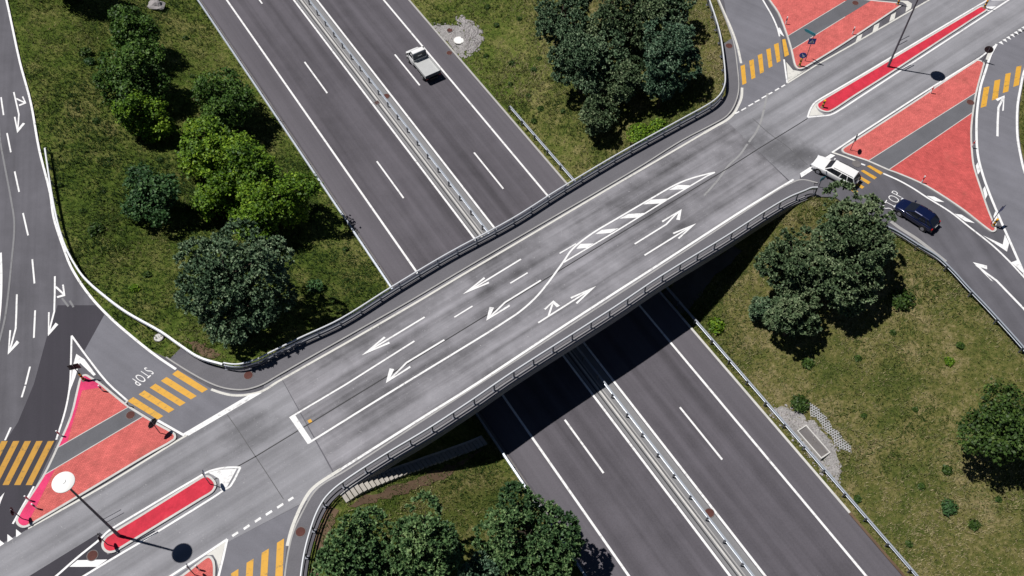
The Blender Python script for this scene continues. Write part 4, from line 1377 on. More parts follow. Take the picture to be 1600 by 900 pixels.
# white flatbed pickup on the motorway
def flatbed():
    p = G(660, 99, ZM + 0.7)
    root = thing("flatbed_truck", "small white flatbed truck driving away from the bridge on the motorway", "truck", (p[0], p[1], ZM + 0.012), math.atan2(-MD[1], -MD[0]))
    c_ = loft([(2.45, 0.62, 0.40, 0.66, 0.0), (2.40, 0.76, 0.30, 0.88, 0.02), (2.15, 0.88, 0.28, 1.02, 0.04), (1.55, 0.91, 0.28, 1.22, 0.02), (0.55, 0.91, 0.30, 1.25, 0.0), (0.50, 0.90, 0.32, 1.22, 0.0)]).build("cab", MT['carwhite'], root, 40, False)
    fix_normals(c_)
    A = [(1.85, 0.84, 1.12), (1.85, -0.84, 1.12), (0.52, -0.86, 1.2), (0.52, 0.86, 1.2)]
    R = [(1.12, 0.70, 1.95), (1.12, -0.70, 1.95), (0.54, -0.76, 1.97), (0.54, 0.76, 1.97)]
    rf = MB().add(A + R, [(1, 0, 4, 5), (3, 2, 6, 7), (0, 3, 7, 4), (2, 1, 5, 6), (4, 7, 6, 5)]).build("roof", MT['carwhite'], root, None, False)
    fix_normals(rf)
    bv = rf.modifiers.new("bevel", 'BEVEL')
    bv.width = 0.07
    bv.segments = 3
    pane(root, "windscreen", (A[1], A[0], R[0], R[1]), 0.09, 0.014)
    pane(root, "side_window", (A[3], A[0], R[0], R[3])[::1], 0.10, -0.016)
    pane(root, "side_window", (A[1], A[2], R[2], R[1]), 0.10, -0.016)
    # rear wall of the cab with its window
    rw = MB().box((0.49, 0, 1.35), (0.05, 1.62, 1.06)).build("rear_wall", MT['cabgrey'], root, None, False)
    MB().box((0.46, 0.05, 1.62), (0.02, 0.74, 0.34)).build("window", MT['glass'], rw, None, False)
    MB().box((0.452, 0.02, 1.52), (0.012, 0.5, 0.10)).build("sticker", MT['signwhite'], rw, None, False)
    MB().box((-1.05, 0, 0.55), (3.0, 0.8, 0.18)).build("chassis", MT['trim'], root, None, False)
    MB().box((-1.0, 0, 0.86), (2.9, 1.84, 0.08)).build("load_bed", MT['bed'], root, None, False)
    for s in (1, -1):
        MB().box((-1.0, s * 0.93, 1.0), (2.9, 0.05, 0.34)).build("side_board", MT['bed'], root, None, False)
    MB().box((-2.44, 0, 0.98), (0.05, 1.86, 0.38)).build("tailgate", MT['cabgrey'], root, None, False)
    MB().box((0.43, 0, 1.0), (0.04, 1.80, 0.32)).build("head_board", MT['bed'], root, None, False)
    for x in (1.62, -1.55):
        for s in (1, -1):
            MB().disc((x, s * 0.80, 0.36), 0.40, (0, 1, 0), 0.22, 20).build("wheel_arch", MT['trim'], root, 40, False)
            wheel(root, x, s * 0.84, 0.33, 0.2)
    for s in (1, -1):
        MB().box((2.33, s * 0.58, 0.80), (0.14, 0.3, 0.16)).build("headlight", MT['lens'], root, None, False)
        MB().box((1.55, s * 1.0, 1.32), (0.1, 0.16, 0.24)).build("mirror", MT['trim'], root, None, False)
        MB().box((-2.47, s * 0.78, 0.70), (0.04, 0.26, 0.12)).build("tail_light", MT['taillens'], root, None, False)
    MB().box((2.40, 0, 0.48), (0.12, 1.6, 0.2)).build("bumper", MT['trim'], root, None, False)
    return root


flatbed()


# ------------------------------------------------------------------ street furniture
def lamp(label, base_px, h=10.15, r=0.72):
    x, y = G(*base_px)
    root = thing("street_lamp", label, "street lamp", (x, y, 0.128))
    MB().tube([(0, 0, 0), (0, 0, 0.9), (0, 0, 0.95), (0, 0, h)], [0.13, 0.125, 0.10, 0.065], 12).build("pole", MT['polegrey'], root, 40, False)
    MB().tube([(0, 0, h - 0.35), (0, 0, h - 0.1), (0, 0, h + 0.02)], [0.10, 0.16, 0.14], 12).build("lantern", MT['polegrey'], root, 40, False)
    MB().tube([(0, 0, h), (0, 0, h + 0.06), (0, 0, h + 0.12), (0, 0, h + 0.17)], [r, r, r * 0.8, r * 0.25], 32).build("reflector", MT['lampwhite'], root, 30, False)
    MB().disc((0, 0, h + 0.19), r * 0.26, (0, 0, 1), 0.04, 20).build("cap", MT['signwhite'], root, 40, False)
    # two small side arms carrying a flat board
    d = (math.cos(BR - 0.05), math.sin(BR - 0.05))
    hz = 2.75
    for dz in (0.0, 0.6):
        MB().tube([(0.05 * d[0], 0.05 * d[1], hz + dz), (1.35 * d[0], 1.35 * d[1], hz + dz)], 0.045, 6).build("bracket", MT['polegrey'], root, None, False)
    return root


lamp("tall lamp post with a white round shade on the short median island", (187, 838))
lamp("tall dark lamp post on the long crimson median island, its top out of the picture", (1387, 105.5))


def on_plate(mb, c, ax, up, pts, th=0.006):
    """flat shape on a vertical plate: ax = along, facing normal = ax x up"""
    ax, up = Vector(ax), Vector(up)
    nr = ax.cross(up)
    vs = [Vector(c) + ax * a + up * b_ + nr * th for a, b_ in pts]
    mb.add(vs, [tuple(range(len(vs)))])
    return mb


def keep_left_sign(label, base_px, face_deg, sign=True, h=1.25, r=0.33, back=False, post='signyellow', z0=0.128, cat="traffic sign", group=None, tall=None):
    """post with yellow and black bands; above it a round blue sign with a white arrow"""
    x, y = G(*base_px)
    root = thing("bollard_sign" if sign else "bollard", label, cat, (x, y, z0), group=group)
    MB().tube([(0, 0, 0), (0, 0, h)], 0.10, 12).build("post", MT[post], root, 40, False)
    z = 0.2
    while z < h - 0.01:
        MB().tube([(0, 0, z), (0, 0, min(z + 0.2, h + 0.002))], 0.104, 12).build("black_band", MT['black'], root, 40, False)
        z += 0.4
    MB().tube([(0, 0, 0), (0, 0, 0.05)], [0.2, 0.16], 12).build("foot", MT['iron'], root, 40, False)
    if sign:
        a = math.radians(face_deg)
        nr = Vector((math.cos(a), math.sin(a), 0))
        ax = Vector((-math.sin(a), math.cos(a), 0))
        c_ = Vector((0, 0, h + r + 0.08))
        MB().tube([(0, 0, h - 0.1), (0, 0, h + 2 * r)], 0.03, 8).build("stem", MT['polegrey'], root, 40, False)
        o = nr * 0.05
        MB().disc(c_ + o, r, nr, 0.02, 24).build("sign_face", MT['signblue'], root, 40, False)
        MB().disc(c_ + o - nr * 0.014, r * 1.0, nr, 0.012, 24).build("sign_back", MT['blacksign'], root, 40, False)
        mb = MB()
        s = r / 0.33
        on_plate(mb, c_ + o + nr * 0.011, ax, (0, 0, 1), [(p * s, q * s) for p, q in ((-0.16, 0.14), (-0.10, 0.20), (0.10, 0.0), (0.17, 0.07), (0.17, -0.17), (-0.07, -0.17), (0.0, -0.10 + 0.04))], 0.001)
        mb.build("arrow_mark", MT['signwhite'], root, None, False)
    return root


def delineator(label, base_px, band='black', h=0.95, z0=0.128, group="white marker posts on the islands"):
    x, y = G(*base_px)
    root = thing("marker_post", label, "marker post", (x, y, z0), group=group)
    MB().tube([(0, 0, 0), (0, 0, h), (0, 0, h + 0.02)], [0.06, 0.06, 0.03], 10).build("post", MT['signwhite'], root, 40, False)
    MB().tube([(0, 0, h * 0.52), (0, 0, h * 0.80)], 0.066, 10).build("band", MT['blacksign' if band == 'black' else 'signred'], root, 40, False)
    return root


def pole_sign(label, base_px, h, kind, face_deg, size=0.42, z0=0.128, back='blacksign', face='signwhite', cat="traffic sign"):
    x, y = G(*base_px)
    root = thing("pole_sign", label, cat, (x, y, z0))
    MB().tube([(0, 0, 0), (0, 0, h)], 0.035, 8).build("pole", MT['polegrey'], root, 40, False)
    a = math.radians(face_deg)
    nr = Vector((math.cos(a), math.sin(a), 0))
    ax = Vector((-math.sin(a), math.cos(a), 0))
    c_ = Vector((0, 0, h - size)) + nr * 0.06
    nseg = {'round': 24, 'octagon': 8}.get(kind, 0)
    if nseg:
        outl = [(size * math.cos(2 * math.pi * (k + 0.5) / nseg), size * math.sin(2 * math.pi * (k + 0.5) / nseg)) for k in range(nseg)]
    elif kind == 'square':
        outl = [(-size, -size), (size, -size), (size, size), (-size, size)]
    elif kind == 'board':
        outl = [(-size * 1.2, -size), (size * 1.2, -size), (size * 1.2, size), (-size * 1.2, size)]
    else:                                   # give way triangle, point down
        outl = [(-size, size * 0.75), (0, -size), (size, size * 0.75)]
    f = MB()
    n_ = len(outl)
    ft = [c_ + ax * p + Vector((0, 0, q)) + nr * 0.012 for p, q in outl]
    bk = [v - nr * 0.024 for v in ft]
    f.add(ft, [tuple(range(n_))])
    f.build("sign_face", MT[face], root, None, False)
    g = MB().add(bk + ft, [tuple(range(n_))[::-1]] + [(k, (k + 1) % n_, n_ + (k + 1) % n_, n_ + k) for k in range(n_)])
    for q in (-0.35, 0.35):
        e = c_ - nr * 0.03 + Vector((0, 0, q * size))
        g.tube([e - ax * size * 0.75, e + ax * size * 0.75], 0.018, 6)
    g.build("sign_back", MT[back], root, None, False)
    return root, c_, ax, nr


# upper-right triangle
keep_left_sign("round blue keep-left sign on a striped post at the tip of the upper right island", (1248.5, 104.5), -100, True, 1.0, 0.36)
ps, c_, ax, nr = pole_sign("tall post with a teal direction arrow board over a square blue crossing sign", (1257.5, 96.7), 3.0, 'square', -95, 0.36, face='signblue')
mb = MB()
on_plate(mb, c_ + nr * 0.014, ax, (0, 0, 1), [(-0.27, -0.22), (0.27, -0.22), (0.0, 0.25)], 0.001)
mb.build("white_triangle", MT['signwhite'], ps, None, False)
mb = MB()
on_plate(mb, c_ + nr * 0.02, ax, (0, 0, 1), [(-0.10, -0.18), (-0.02, -0.02), (-0.05, 0.1), (0.04, 0.1), (0.05, -0.03), (0.12, -0.18), (0.05, -0.18), (0.01, -0.08), (-0.04, -0.18)], 0.001)
mb.build("pictogram", MT['black'], ps, None, False)
db = Vector((0, 0, 3.45))
ad = Vector((math.cos(math.radians(138)), math.sin(math.radians(138)), 0))
mb = MB()
outl = [(-0.15, -0.16), (0.95, -0.16), (1.15, 0.0), (0.95, 0.16), (-0.15, 0.16)]
nd = ad.cross(Vector((0, 0, 1)))
ft = [db + ad * p + Vector((0, 0, q)) + nd * 0.02 for p, q in outl]
bk = [v - nd * 0.04 for v in ft]
mb.add(ft + bk, [(0, 1, 2, 3, 4), (9, 8, 7, 6, 5)] + [(k, k + 5, (k + 1) % 5 + 5, (k + 1) % 5) for k in range(5)])
mb.build("direction_board", MT['signteal'], ps, None, False)
mb = MB()
for q in (-0.125, 0.125):
    on_plate(mb, db + nd * 0.021, ad, (0, 0, 1), [(-0.12, q - 0.012), (0.93, q - 0.012), (0.93, q + 0.012), (-0.12, q + 0.012)], 0.001)
mb.build("board_border", MT['signwhite'], ps, None, False)
MB().tube([(0, 0, 2.9), (0, 0, 3.6)], 0.035, 8).build("pole_head", MT['polegrey'], ps, 40, False)
delineator("black banded white marker post on the upper right salmon island, left of its asphalt strip", (1227, 39))
delineator("black banded white marker post beside the lower kerb of the upper right salmon island", (1331, 55))
keep_left_sign("yellow and black post at the far corner of the upper right salmon island", (1402, 8), 60, True, 1.0)
keep_left_sign("yellow and black post at the far end of the long crimson median", (1537, 13.5), 60, True, 1.0, 0.36)
keep_left_sign("short yellow and black bollard on the rounded near end of the long crimson median", (1284.5, 169), 200, False, 0.95, cat="bollard")
pole_sign("dark backed round sign standing on the far tip of the red sett island", (1534, 98), 2.0, 'round', 60, 0.42)
delineator("red and white marker post on the upper straight kerb of the red sett island", (1453.5, 147), 'red')
pole_sign("dark backed sign on a thin pole at the sett island corner beside the estate car", (1328, 236), 2.1, 'octagon', -20, 0.40)
delineator("banded white marker post on the sett island above the dark blue hatchback", (1439, 287), 'red')
delineator("red and white marker post on the curved side of the red sett island", (1517.5, 231), 'red')
keep_left_sign("short yellow and black bollard at the sharp tip of the red sett island", (1551, 354), 200, False, 0.95, cat="bollard")
pole_sign("thin pole with a blue sign at the sharp tip of the sett island", (1547, 351), 2.5, 'square', -55, 0.36, face='signblue')
pole_sign("small teal sign where the near bridge railing ends by the estate car", (1279, 292), 1.4, 'board', -60, 0.22, z0=0.0, face='signteal', back='signteal')
# left triangle
keep_left_sign("short yellow and black bollard at the nose of the left salmon island", (132, 594.6), 120, False, 1.0, cat="bollard", post='signyellow')
pole_sign("dark square board on a pole at the nose of the left salmon island", (130.5, 592.5), 2.2, 'board', 105, 0.36)
delineator("white marker post on the left salmon island beside the STOP lettering", (161.5, 612))
delineator("small dark post on the left salmon island at the asphalt strip", (202, 635), 'black', 0.6)
delineator("marker post on the magenta margin just above the asphalt strip", (96, 682), 'red', 0.9)
delineator("marker post on the magenta margin near the lower tip of the left salmon island", (47.5, 783), 'red', 0.9)
delineator("white marker post on the salmon paving near the lower tip of the left island", (59, 795.5))
pole_sign("grey sign on a pole at the lower tip of the left salmon island", (36, 811.5), 1.9, 'round', 200, 0.32)
pole_sign("big dark backed stop sign at the right corner of the left salmon island", (250.5, 677.5), 2.1, 'octagon', 150, 0.45)
# short crimson median and the lower island
pole_sign("white edged sign on a pole at the pointed end of the short crimson median", (329, 757.5), 2.2, 'round', 25, 0.36, face='signblue')
pole_sign("sign on a pole at the rounded lower left end of the short crimson median", (169.5, 852), 1.9, 'round', 205, 0.36, face='signblue')
pole_sign("sign on a thin pole on the small salmon island at the lower edge", (305, 899), 2.0, 'round', 40, 0.34, face='signblue')
delineator("white marker post on the small salmon island at the lower edge", (312, 891))


# manhole covers
def manhole(label, p, r, mat='rust', sq=False, rz=0.0):
    root = thing("manhole_cover", label, "manhole cover", (p[0], p[1], p[2]))
    if sq:
        MB().box((0, 0, 0.008), (2 * r, 2 * r, 0.016), rz).build("frame", MT['iron'], root, None, False)
        mb = MB()
        for k in range(5):
            o = (k - 2) * r * 0.34
            mb.box((o * math.cos(rz), o * math.sin(rz), 0.02), (r * 0.18, r * 1.7, 0.02), rz)
        mb.build("grate_bars", MT[mat], root, None, False)
    else:
        MB().disc((0, 0, 0.008), r, (0, 0, 1), 0.016, 28).build("frame", MT['iron' if mat != 'coverwhite' else 'kerb'], root, 40, False)
        MB().disc((0, 0, 0.016), r * 0.86, (0, 0, 1), 0.02, 28).build("lid", MT[mat], root, 40, False)
    return root


def g3(px, py, z):
    x, y = G(px, py, z)
    return (x, y, z)


manhole("round rusty cover on the near pavement beside the lower left bend", g3(469.6, 831, 0.125), 0.40)
manhole("rusty cover on the far pavement at the left end of the bridge", g3(388, 586.5, 0.125), 0.40)
manhole("dark cover on the asphalt strip through the left salmon island", g3(204, 648.5, 0.123), 0.38)
manhole("rusty cover in the dark asphalt under the hatched tail of the short crimson median", g3(144.5, 868, 0.016), 0.42)
manhole("dark cover on the asphalt strip of the upper right salmon island", g3(1336.5, 4.8, 0.123), 0.38)
manhole("dark cover on the asphalt strip through the red sett island", g3(1516, 160, 0.123), 0.40)
manhole("rusty cover on the pavement beside the crossing in the upper right", g3(1139, 71.7, 0.126), 0.40)
manhole("grey cover in the side road between the estate car and the sett island", g3(1338.5, 256, 0.018), 0.42, 'iron')
manhole("rusty cover in the motorway median beside the truck carriageway", g3(603.5, 150.5, ZM + 0.012), 0.40)
manhole("square gully grate in the motorway median next to the drain channel", g3(589, 160.5, ZM + 0.012), 0.26, 'rust', True, MA)
manhole("rusty cover in the motorway median in the lower part of the picture", g3(1108.5, 801.5, ZM + 0.012), 0.42)
manhole("dark cover on the hard shoulder level with the truck", g3(702, 82.8, ZM + 0.006), 0.36)

# gravel pads on the motorway verge
gp1 = GL([(672, 36), (682, 37), (700, 38), (716, 40), (726, 48), (735, 62), (728, 74), (722, 88), (713, 80), (694, 60)], ZM + 0.2)
o = drape("gravel", gp1, MT['gravel'], 0.05)
o["kind"] = "structure"
gp2 = GL([(1203, 636), (1222, 637), (1246, 645), (1268, 660), (1290, 684), (1306, 710), (1312, 740), (1310, 758), (1290, 738), (1240, 678)], ZM + 0.2)
o = drape("gravel", gp2, MT['gravel'], 0.05)
o["kind"] = "structure"
gp3 = GL([(716, 28), (730, 34), (748, 50), (752, 66), (742, 80), (728, 84), (734, 66), (726, 48)], ZM + 0.2)
o = drape("gravel", gp3, MT['gravel'], 0.03)
o["kind"] = "structure"
x, y, z = T(717, 64)
manhole("large white round cover on the gravel pad beside the motorway", (x, y, z + 0.12), 0.62, 'coverwhite')
x, y, z = T(703, 48)
manhole("rusty round cover on the gravel pad beside the motorway", (x, y, z + 0.08), 0.36)
x, y, z = T(248, 528)
manhole("pale round stone cover in the grass beside the left guard rail", (x, y, z + 0.06), 0.42, 'kerb')

# loose stones on the gravel
mb = MB()
for gp in (gp1, gp2, gp3):
    P = np.array(gp)
    for _ in range(420):
        q = RNG.uniform(P.min(0) - 0.4, P.max(0) + 0.4)
        if poly_dist(np.array([q[0]]), np.array([q[1]]), gp)[0] > 0.35:
            continue
        r_ = float(RNG.uniform(0.04, 0.15)) * (1.5 if gp is gp3 else 1.0)
        z_ = tz(q[0], q[1]) + 0.05
        a_ = RNG.uniform(0, 6.28)
        vs = [(q[0] + r_ * math.cos(a_ + k * 1.257) * RNG.uniform(0.7, 1.2), q[1] + r_ * math.sin(a_ + k * 1.257) * RNG.uniform(0.7, 1.2), z_) for k in range(5)]
        mb.add(vs + [(q[0], q[1], z_ + r_ * 0.7)], [(k, (k + 1) % 5, 5) for k in range(5)])
st_ = mb.build("loose_stones", MT['stone'])
st_["kind"] = "stuff"

# concrete frame with lid on the lower gravel pad
cx, cy, cz = T(1270, 692)
cr = thing("concrete_chamber", "rectangular concrete chamber with a pale rim on the gravel pad by the motorway", "chamber", (cx, cy, cz), MA)
cl, cw = 3.0, 1.05
mb = MB()
for s in (1, -1):
    mb.box((0, s * (cw - 0.1) / 2, 0.12), (cl, 0.1, 0.34))
    mb.box((s * (cl - 0.1) / 2, 0, 0.119), (0.1, cw - 0.2, 0.338))
mb.build("rim", MT['kerb'], cr, None, False)
MB().box((0, 0, 0.1), (cl - 0.2, cw - 0.2, 0.2)).build("lid", MT['iron'], cr, None, False)
# grid paving blocks on the slope above it
gb = crop([(195, 85), (215, 95), (290, 190), (345, 250), (395, 300), (385, 320), (340, 315), (250, 200), (205, 150)], 1200, 600, 3)
gpts = [T(*p)[:2] for p in gb]
m, t, b = new_mat("grid paving", 0.9, 0.1)
n = N(t)
ck = t.nodes.new("ShaderNodeTexBrick")
ck.inputs["Scale"].default_value = 2.6
ck.inputs["Mortar Size"].default_value = 0.10
ck.inputs["Color1"].default_value = (0.05, 0.06, 0.03, 1)
ck.inputs["Color2"].default_value = (0.06, 0.05, 0.04, 1)
ck.inputs["Mortar"].default_value = (0.36, 0.36, 0.37, 1)
ck.inputs["Brick Width"].default_value = 0.5
ck.inputs["Row Height"].default_value = 0.5
t.links.new(n.coords(0.4), ck.inputs["Vector"])
t.links.new(ck.outputs["Color"], b.inputs["Base Color"])
MT['grid'] = m
gv = drape("paving", gpts, MT['grid'], 0.07, 0.3)
gv["kind"] = "structure"

# ------------------------------------------------------------------ stairs under the bridge
st = thing("staircase", "narrow concrete staircase running down the bank along the near side of the bridge", "staircase", (0, 0, 0))
a3, b3 = T(537, 781.5), T(758, 689.5)
nst = 34
dv = np.array([b3[0] - a3[0], b3[1] - a3[1]])
ln = float(np.hypot(*dv))
rz = math.atan2(dv[1], dv[0])
st.location = (a3[0], a3[1], a3[2])
zz0, zz1 = a3[2], b3[2] + 0.15
prof = [tz(a3[0] + dv[0] * (k + 0.5) / nst, a3[1] + dv[1] * (k + 0.5) / nst) for k in range(nst)]
for k in range(nst):
    px_, py_ = a3[0] + dv[0] * (k + 0.5) / nst, a3[1] + dv[1] * (k + 0.5) / nst
    zt = prof[k] + 0.24
    MB().box((px_, py_, zt - 0.2), (ln / nst * 0.80, 0.74, 0.40), rz).build("step", MT['stair'], st)
nrm = np.array([-dv[1], dv[0]]) / ln
sp = [(a3[0] + dv[0] * k / nst + nrm[0] * 0.46, a3[1] + dv[1] * k / nst + nrm[1] * 0.46) for k in range(nst + 1)]
MB().bar(sp, 0.16, -0.25, 0.24, [tz(*q) for q in sp]).build("stringer", MT['kerbgrey'], st)
# stone paving on the banks under the bridge
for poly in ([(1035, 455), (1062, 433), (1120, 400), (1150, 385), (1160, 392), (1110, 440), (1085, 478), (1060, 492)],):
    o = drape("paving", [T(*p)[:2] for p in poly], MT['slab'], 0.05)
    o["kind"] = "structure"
# bare soil strip beside the stairs and behind the lower left railing
for poly in ([(640, 752), (760, 700), (700, 745), (620, 775), (560, 790), (545, 790)], [(500, 800), (516, 790), (530, 800), (506, 850), (498, 905), (486, 905), (492, 850)], [(290, 532), (318, 536), (345, 556), (330, 562), (305, 548)]):
    o = drape("soil", [T(*p)[:2] for p in poly], MT['soil'], 0.04)
    o["kind"] = "structure"


# ------------------------------------------------------------------ vegetation
def leaf_object(name, C_, Nr, size, tint, mat, parent, aspect=0.6, origin=(0, 0, 0), bend=0.0):
    """one quad per leaf; C_ centres, Nr normals"""
    n_ = len(C_)
    rnd = RNG.normal(size=(n_, 3))
    u = np.cross(Nr, rnd)
    u /= np.linalg.norm(u, axis=1, keepdims=True) + 1e-9
    v = np.cross(Nr, u)
    s = size[:, None]
    a = C_ - u * s * 0.5
    c_ = C_ + u * s * 0.5
    b_ = C_ + v * s * aspect * 0.5
    d_ = C_ - v * s * aspect * 0.5
    V = np.stack([a, d_, c_, b_], 1).reshape(-1, 3) - np.array(origin)
    me = bpy.data.meshes.new(name)
    me.vertices.add(4 * n_)
    me.vertices.foreach_set("co", V.astype(np.float32).ravel())
    me.loops.add(4 * n_)
    me.loops.foreach_set("vertex_index", np.arange(4 * n_))
    me.polygons.add(n_)
    me.polygons.foreach_set("loop_start", np.arange(0, 4 * n_, 4))
    me.polygons.foreach_set("loop_total", np.full(n_, 4))
    me.materials.append(mat)
    at = me.attributes.new("tint", 'FLOAT', 'FACE')
    at.data.foreach_set("value", np.clip(tint, 0, 1).astype(np.float32))
    me.update()
    ob = bpy.data.objects.new(name, me)
    COL.objects.link(ob)
    if parent is not None:
        ob.parent = parent
    return ob


def crown_points(R, H, nlobe, nclump, kind, seed):
    """clump centres on small lobes filling an ellipsoid"""
    r = np.random.default_rng(seed)
    lobes = []
    sx_, sy_ = r.uniform(0.84, 1.1, 2)
    for k in range(nlobe):
        for _ in range(30):
            d = r.normal(size=3)
            d /= np.linalg.norm(d)
            q = r.random() ** 0.45
            p = d * np.array([R * sx_, R * sy_, H]) * q * 0.86
            if all(np.linalg.norm((p - l[0]) / np.array([1, 1, H / R])) > 0.30 * R for l in lobes):
                break
        lr = R * r.uniform(0.18, 0.44)
        if kind == 'cone':                  # narrower towards the top
            kz = (p[2] / H + 1) / 2
            p[:2] *= 1.15 - 0.75 * kz
        lobes.append((p, lr))
    C_, D, LB = [], [], []
    for p, lr in lobes:
        m_ = max(6, int(nclump / nlobe * (lr / (0.28 * R)) ** 2))
        d = r.normal(size=(m_, 3))
        d[:, 2] = np.abs(d[:, 2]) * 0.9 - 0.25
        out = p / (np.linalg.norm(p) + 1e-6)
        d += out * 0.6
        d /= np.linalg.norm(d, axis=1, keepdims=True)
        q = r.uniform(0.72, 1.08, size=(m_, 1))
        C_.append(p + d * lr * q * np.array([1, 1, 0.8]))
        D.append(d)
        LB.append(np.full(m_, r.normal() * 0.13))
    m_ = int(nclump * 0.55)                 # branches inside the crown
    d = r.normal(size=(m_, 3))
    d /= np.linalg.norm(d, axis=1, keepdims=True)
    q = r.random((m_, 1)) ** 0.4 * 0.80
    inner = d * q * np.array([R, R, H])
    inner[:, 2] = inner[:, 2] * 0.75 - 0.18 * H
    C_.append(inner)
    D.append(d * 0.5 + np.array([0, 0, 0.6]))
    LB.append(np.full(m_, -0.05))
    return np.concatenate(C_), np.concatenate(D), lobes, np.concatenate(LB)


def make_crown(kind, R, H, seed, nl, matkey, parent, density=1.0):
    r = np.random.default_rng(seed + 100)
    if kind == 'pine':
        nc = int(46 * R * R * density) + 60
        C_, D, lobes, LB = crown_points(R, H, nl, nc, 'round', seed)
        k = 19
        cid = np.repeat(np.arange(len(C_)), k)
        dirs = r.normal(size=(len(cid), 3)) + D[cid] * 1.1 + np.array([0, 0, 0.35])
        dirs /= np.linalg.norm(dirs, axis=1, keepdims=True)
        ln_ = r.uniform(0.17, 0.36, len(cid))
        P = C_[cid] + dirs * (ln_ * 0.5)[:, None]
        # narrow needle sprays: long axis along dirs
        nr = D[cid] * 0.8 + np.array([-0.15, 0, 0.75]) + r.normal(size=dirs.shape) * 0.45
        nr -= dirs * np.sum(nr * dirs, axis=1, keepdims=True)
        nr /= np.linalg.norm(nr, axis=1, keepdims=True) + 1e-9
        tint = 0.42 + 0.30 * (r.random(len(C_))[cid] - 0.5) * 2 * 0.8 + r.normal(size=len(cid)) * 0.19
        tint += LB[cid]
        u = dirs
        v = np.cross(nr, u)
        s = ln_[:, None]
        wdt = r.uniform(0.055, 0.105, len(cid))[:, None]
        V = np.stack([P - u * s * 0.5, P - v * wdt, P + u * s * 0.5, P + v * wdt], 1).reshape(-1, 3)
        n_ = len(P)
    else:
        nc = int(44 * R * R * density) + 40
        C_, D, lobes, LB = crown_points(R, H, nl, nc, kind, seed)
        k = 12
        cid = np.repeat(np.arange(len(C_)), k)
        P = C_[cid] + r.normal(size=(len(cid), 3)) * 0.19
        nr = D[cid] * 0.7 + r.normal(size=(len(cid), 3)) * 0.55 + np.array([0, 0, 0.45])
        nr /= np.linalg.norm(nr, axis=1, keepdims=True)
        u = np.cross(nr, r.normal(size=nr.shape))
        u /= np.linalg.norm(u, axis=1, keepdims=True) + 1e-9
        v = np.cross(nr, u)
        s = r.uniform(0.16, 0.36, len(cid))[:, None]
        V = np.stack([P - u * s * 0.5, P - v * s * 0.36, P + u * s * 0.5, P + v * s * 0.36], 1).reshape(-1, 3)
        tint = 0.42 + LB[cid] + (r.random(len(C_))[cid] - 0.5) * 0.4 + r.normal(size=len(cid)) * 0.17
        n_ = len(P)
    me = bpy.data.meshes.new("crown")
    me.vertices.add(4 * n_)
    me.vertices.foreach_set("co", V.astype(np.float32).ravel())
    me.loops.add(4 * n_)
    me.loops.foreach_set("vertex_index", np.arange(4 * n_))
    me.polygons.add(n_)
    me.polygons.foreach_set("loop_start", np.arange(0, 4 * n_, 4))
    me.polygons.foreach_set("loop_total", np.full(n_, 4))
    me.materials.append(MT[matkey])
    at = me.attributes.new("tint", 'FLOAT', 'FACE')
    at.data.foreach_set("value", np.clip(tint, 0, 1).astype(np.float32))
    me.update()
    ob = bpy.data.objects.new("crown", me)
    COL.objects.link(ob)
    ob.parent = parent
    return ob, lobes


TREES = []


def tree(name, label, cpx, rpx, kind, matkey, hc=None, flat=0.8, nl=None, seed=None, density=1.0, group=None):
    """crown centre and radius as measured; the trunk stands under it on the bank"""
    seed = seed if seed is not None else len(TREES) + 3
    # distance to crown for the scale
    R = rpx / 19.0
    hc = hc if hc is not None else R * 1.15 + 0.6
    x, y, z = T(cpx[0], cpx[1], hc)
    dist = (CAM_H - z - hc) / (CT + (cpx[1] - 450) / FPX * ST)
    R = rpx * dist / FPX
    root = thing(name, label, "tree", (x, y, z - 0.1), group=group)
    H = R * flat
    nl = nl or int(8 + R * 3.2)
    cr_, lobes = make_crown(kind, R, H, seed, nl, matkey, root, density)
    cr_.location = (0, 0, hc)
    mb = MB()
    r0 = 0.09 + 0.045 * R
    top = hc + H * 0.45
    rr = random.Random(seed)
    path = [(0, 0, -0.4), (0, 0, 0.2), (rr.uniform(-.1, .1) * R * .3, rr.uniform(-.1, .1) * R * .3, hc * 0.5), (rr.uniform(-.1, .1) * R * .5, rr.uniform(-.1, .1) * R * .5, hc), (0, 0, top)]
    mb.tube(path, [r0 * 1.25, r0, r0 * 0.8, r0 * 0.55, r0 * 0.12], 8)
    for p, lr in lobes[:18]:
        zb = max(hc * 0.35, min(hc + p[2] - 0.35 * R, top - 0.2))
        e = Vector((p[0], p[1], p[2] + hc))
        mb.tube([(0, 0, zb), (e.x * 0.5, e.y * 0.5, zb + (e.z - zb) * 0.4), tuple(e)], [r0 * 0.42, r0 * 0.28, 0.02], 6)
    mb.build("trunk", MT['bark'], root, 50, False)
    TREES.append(root)
    return root


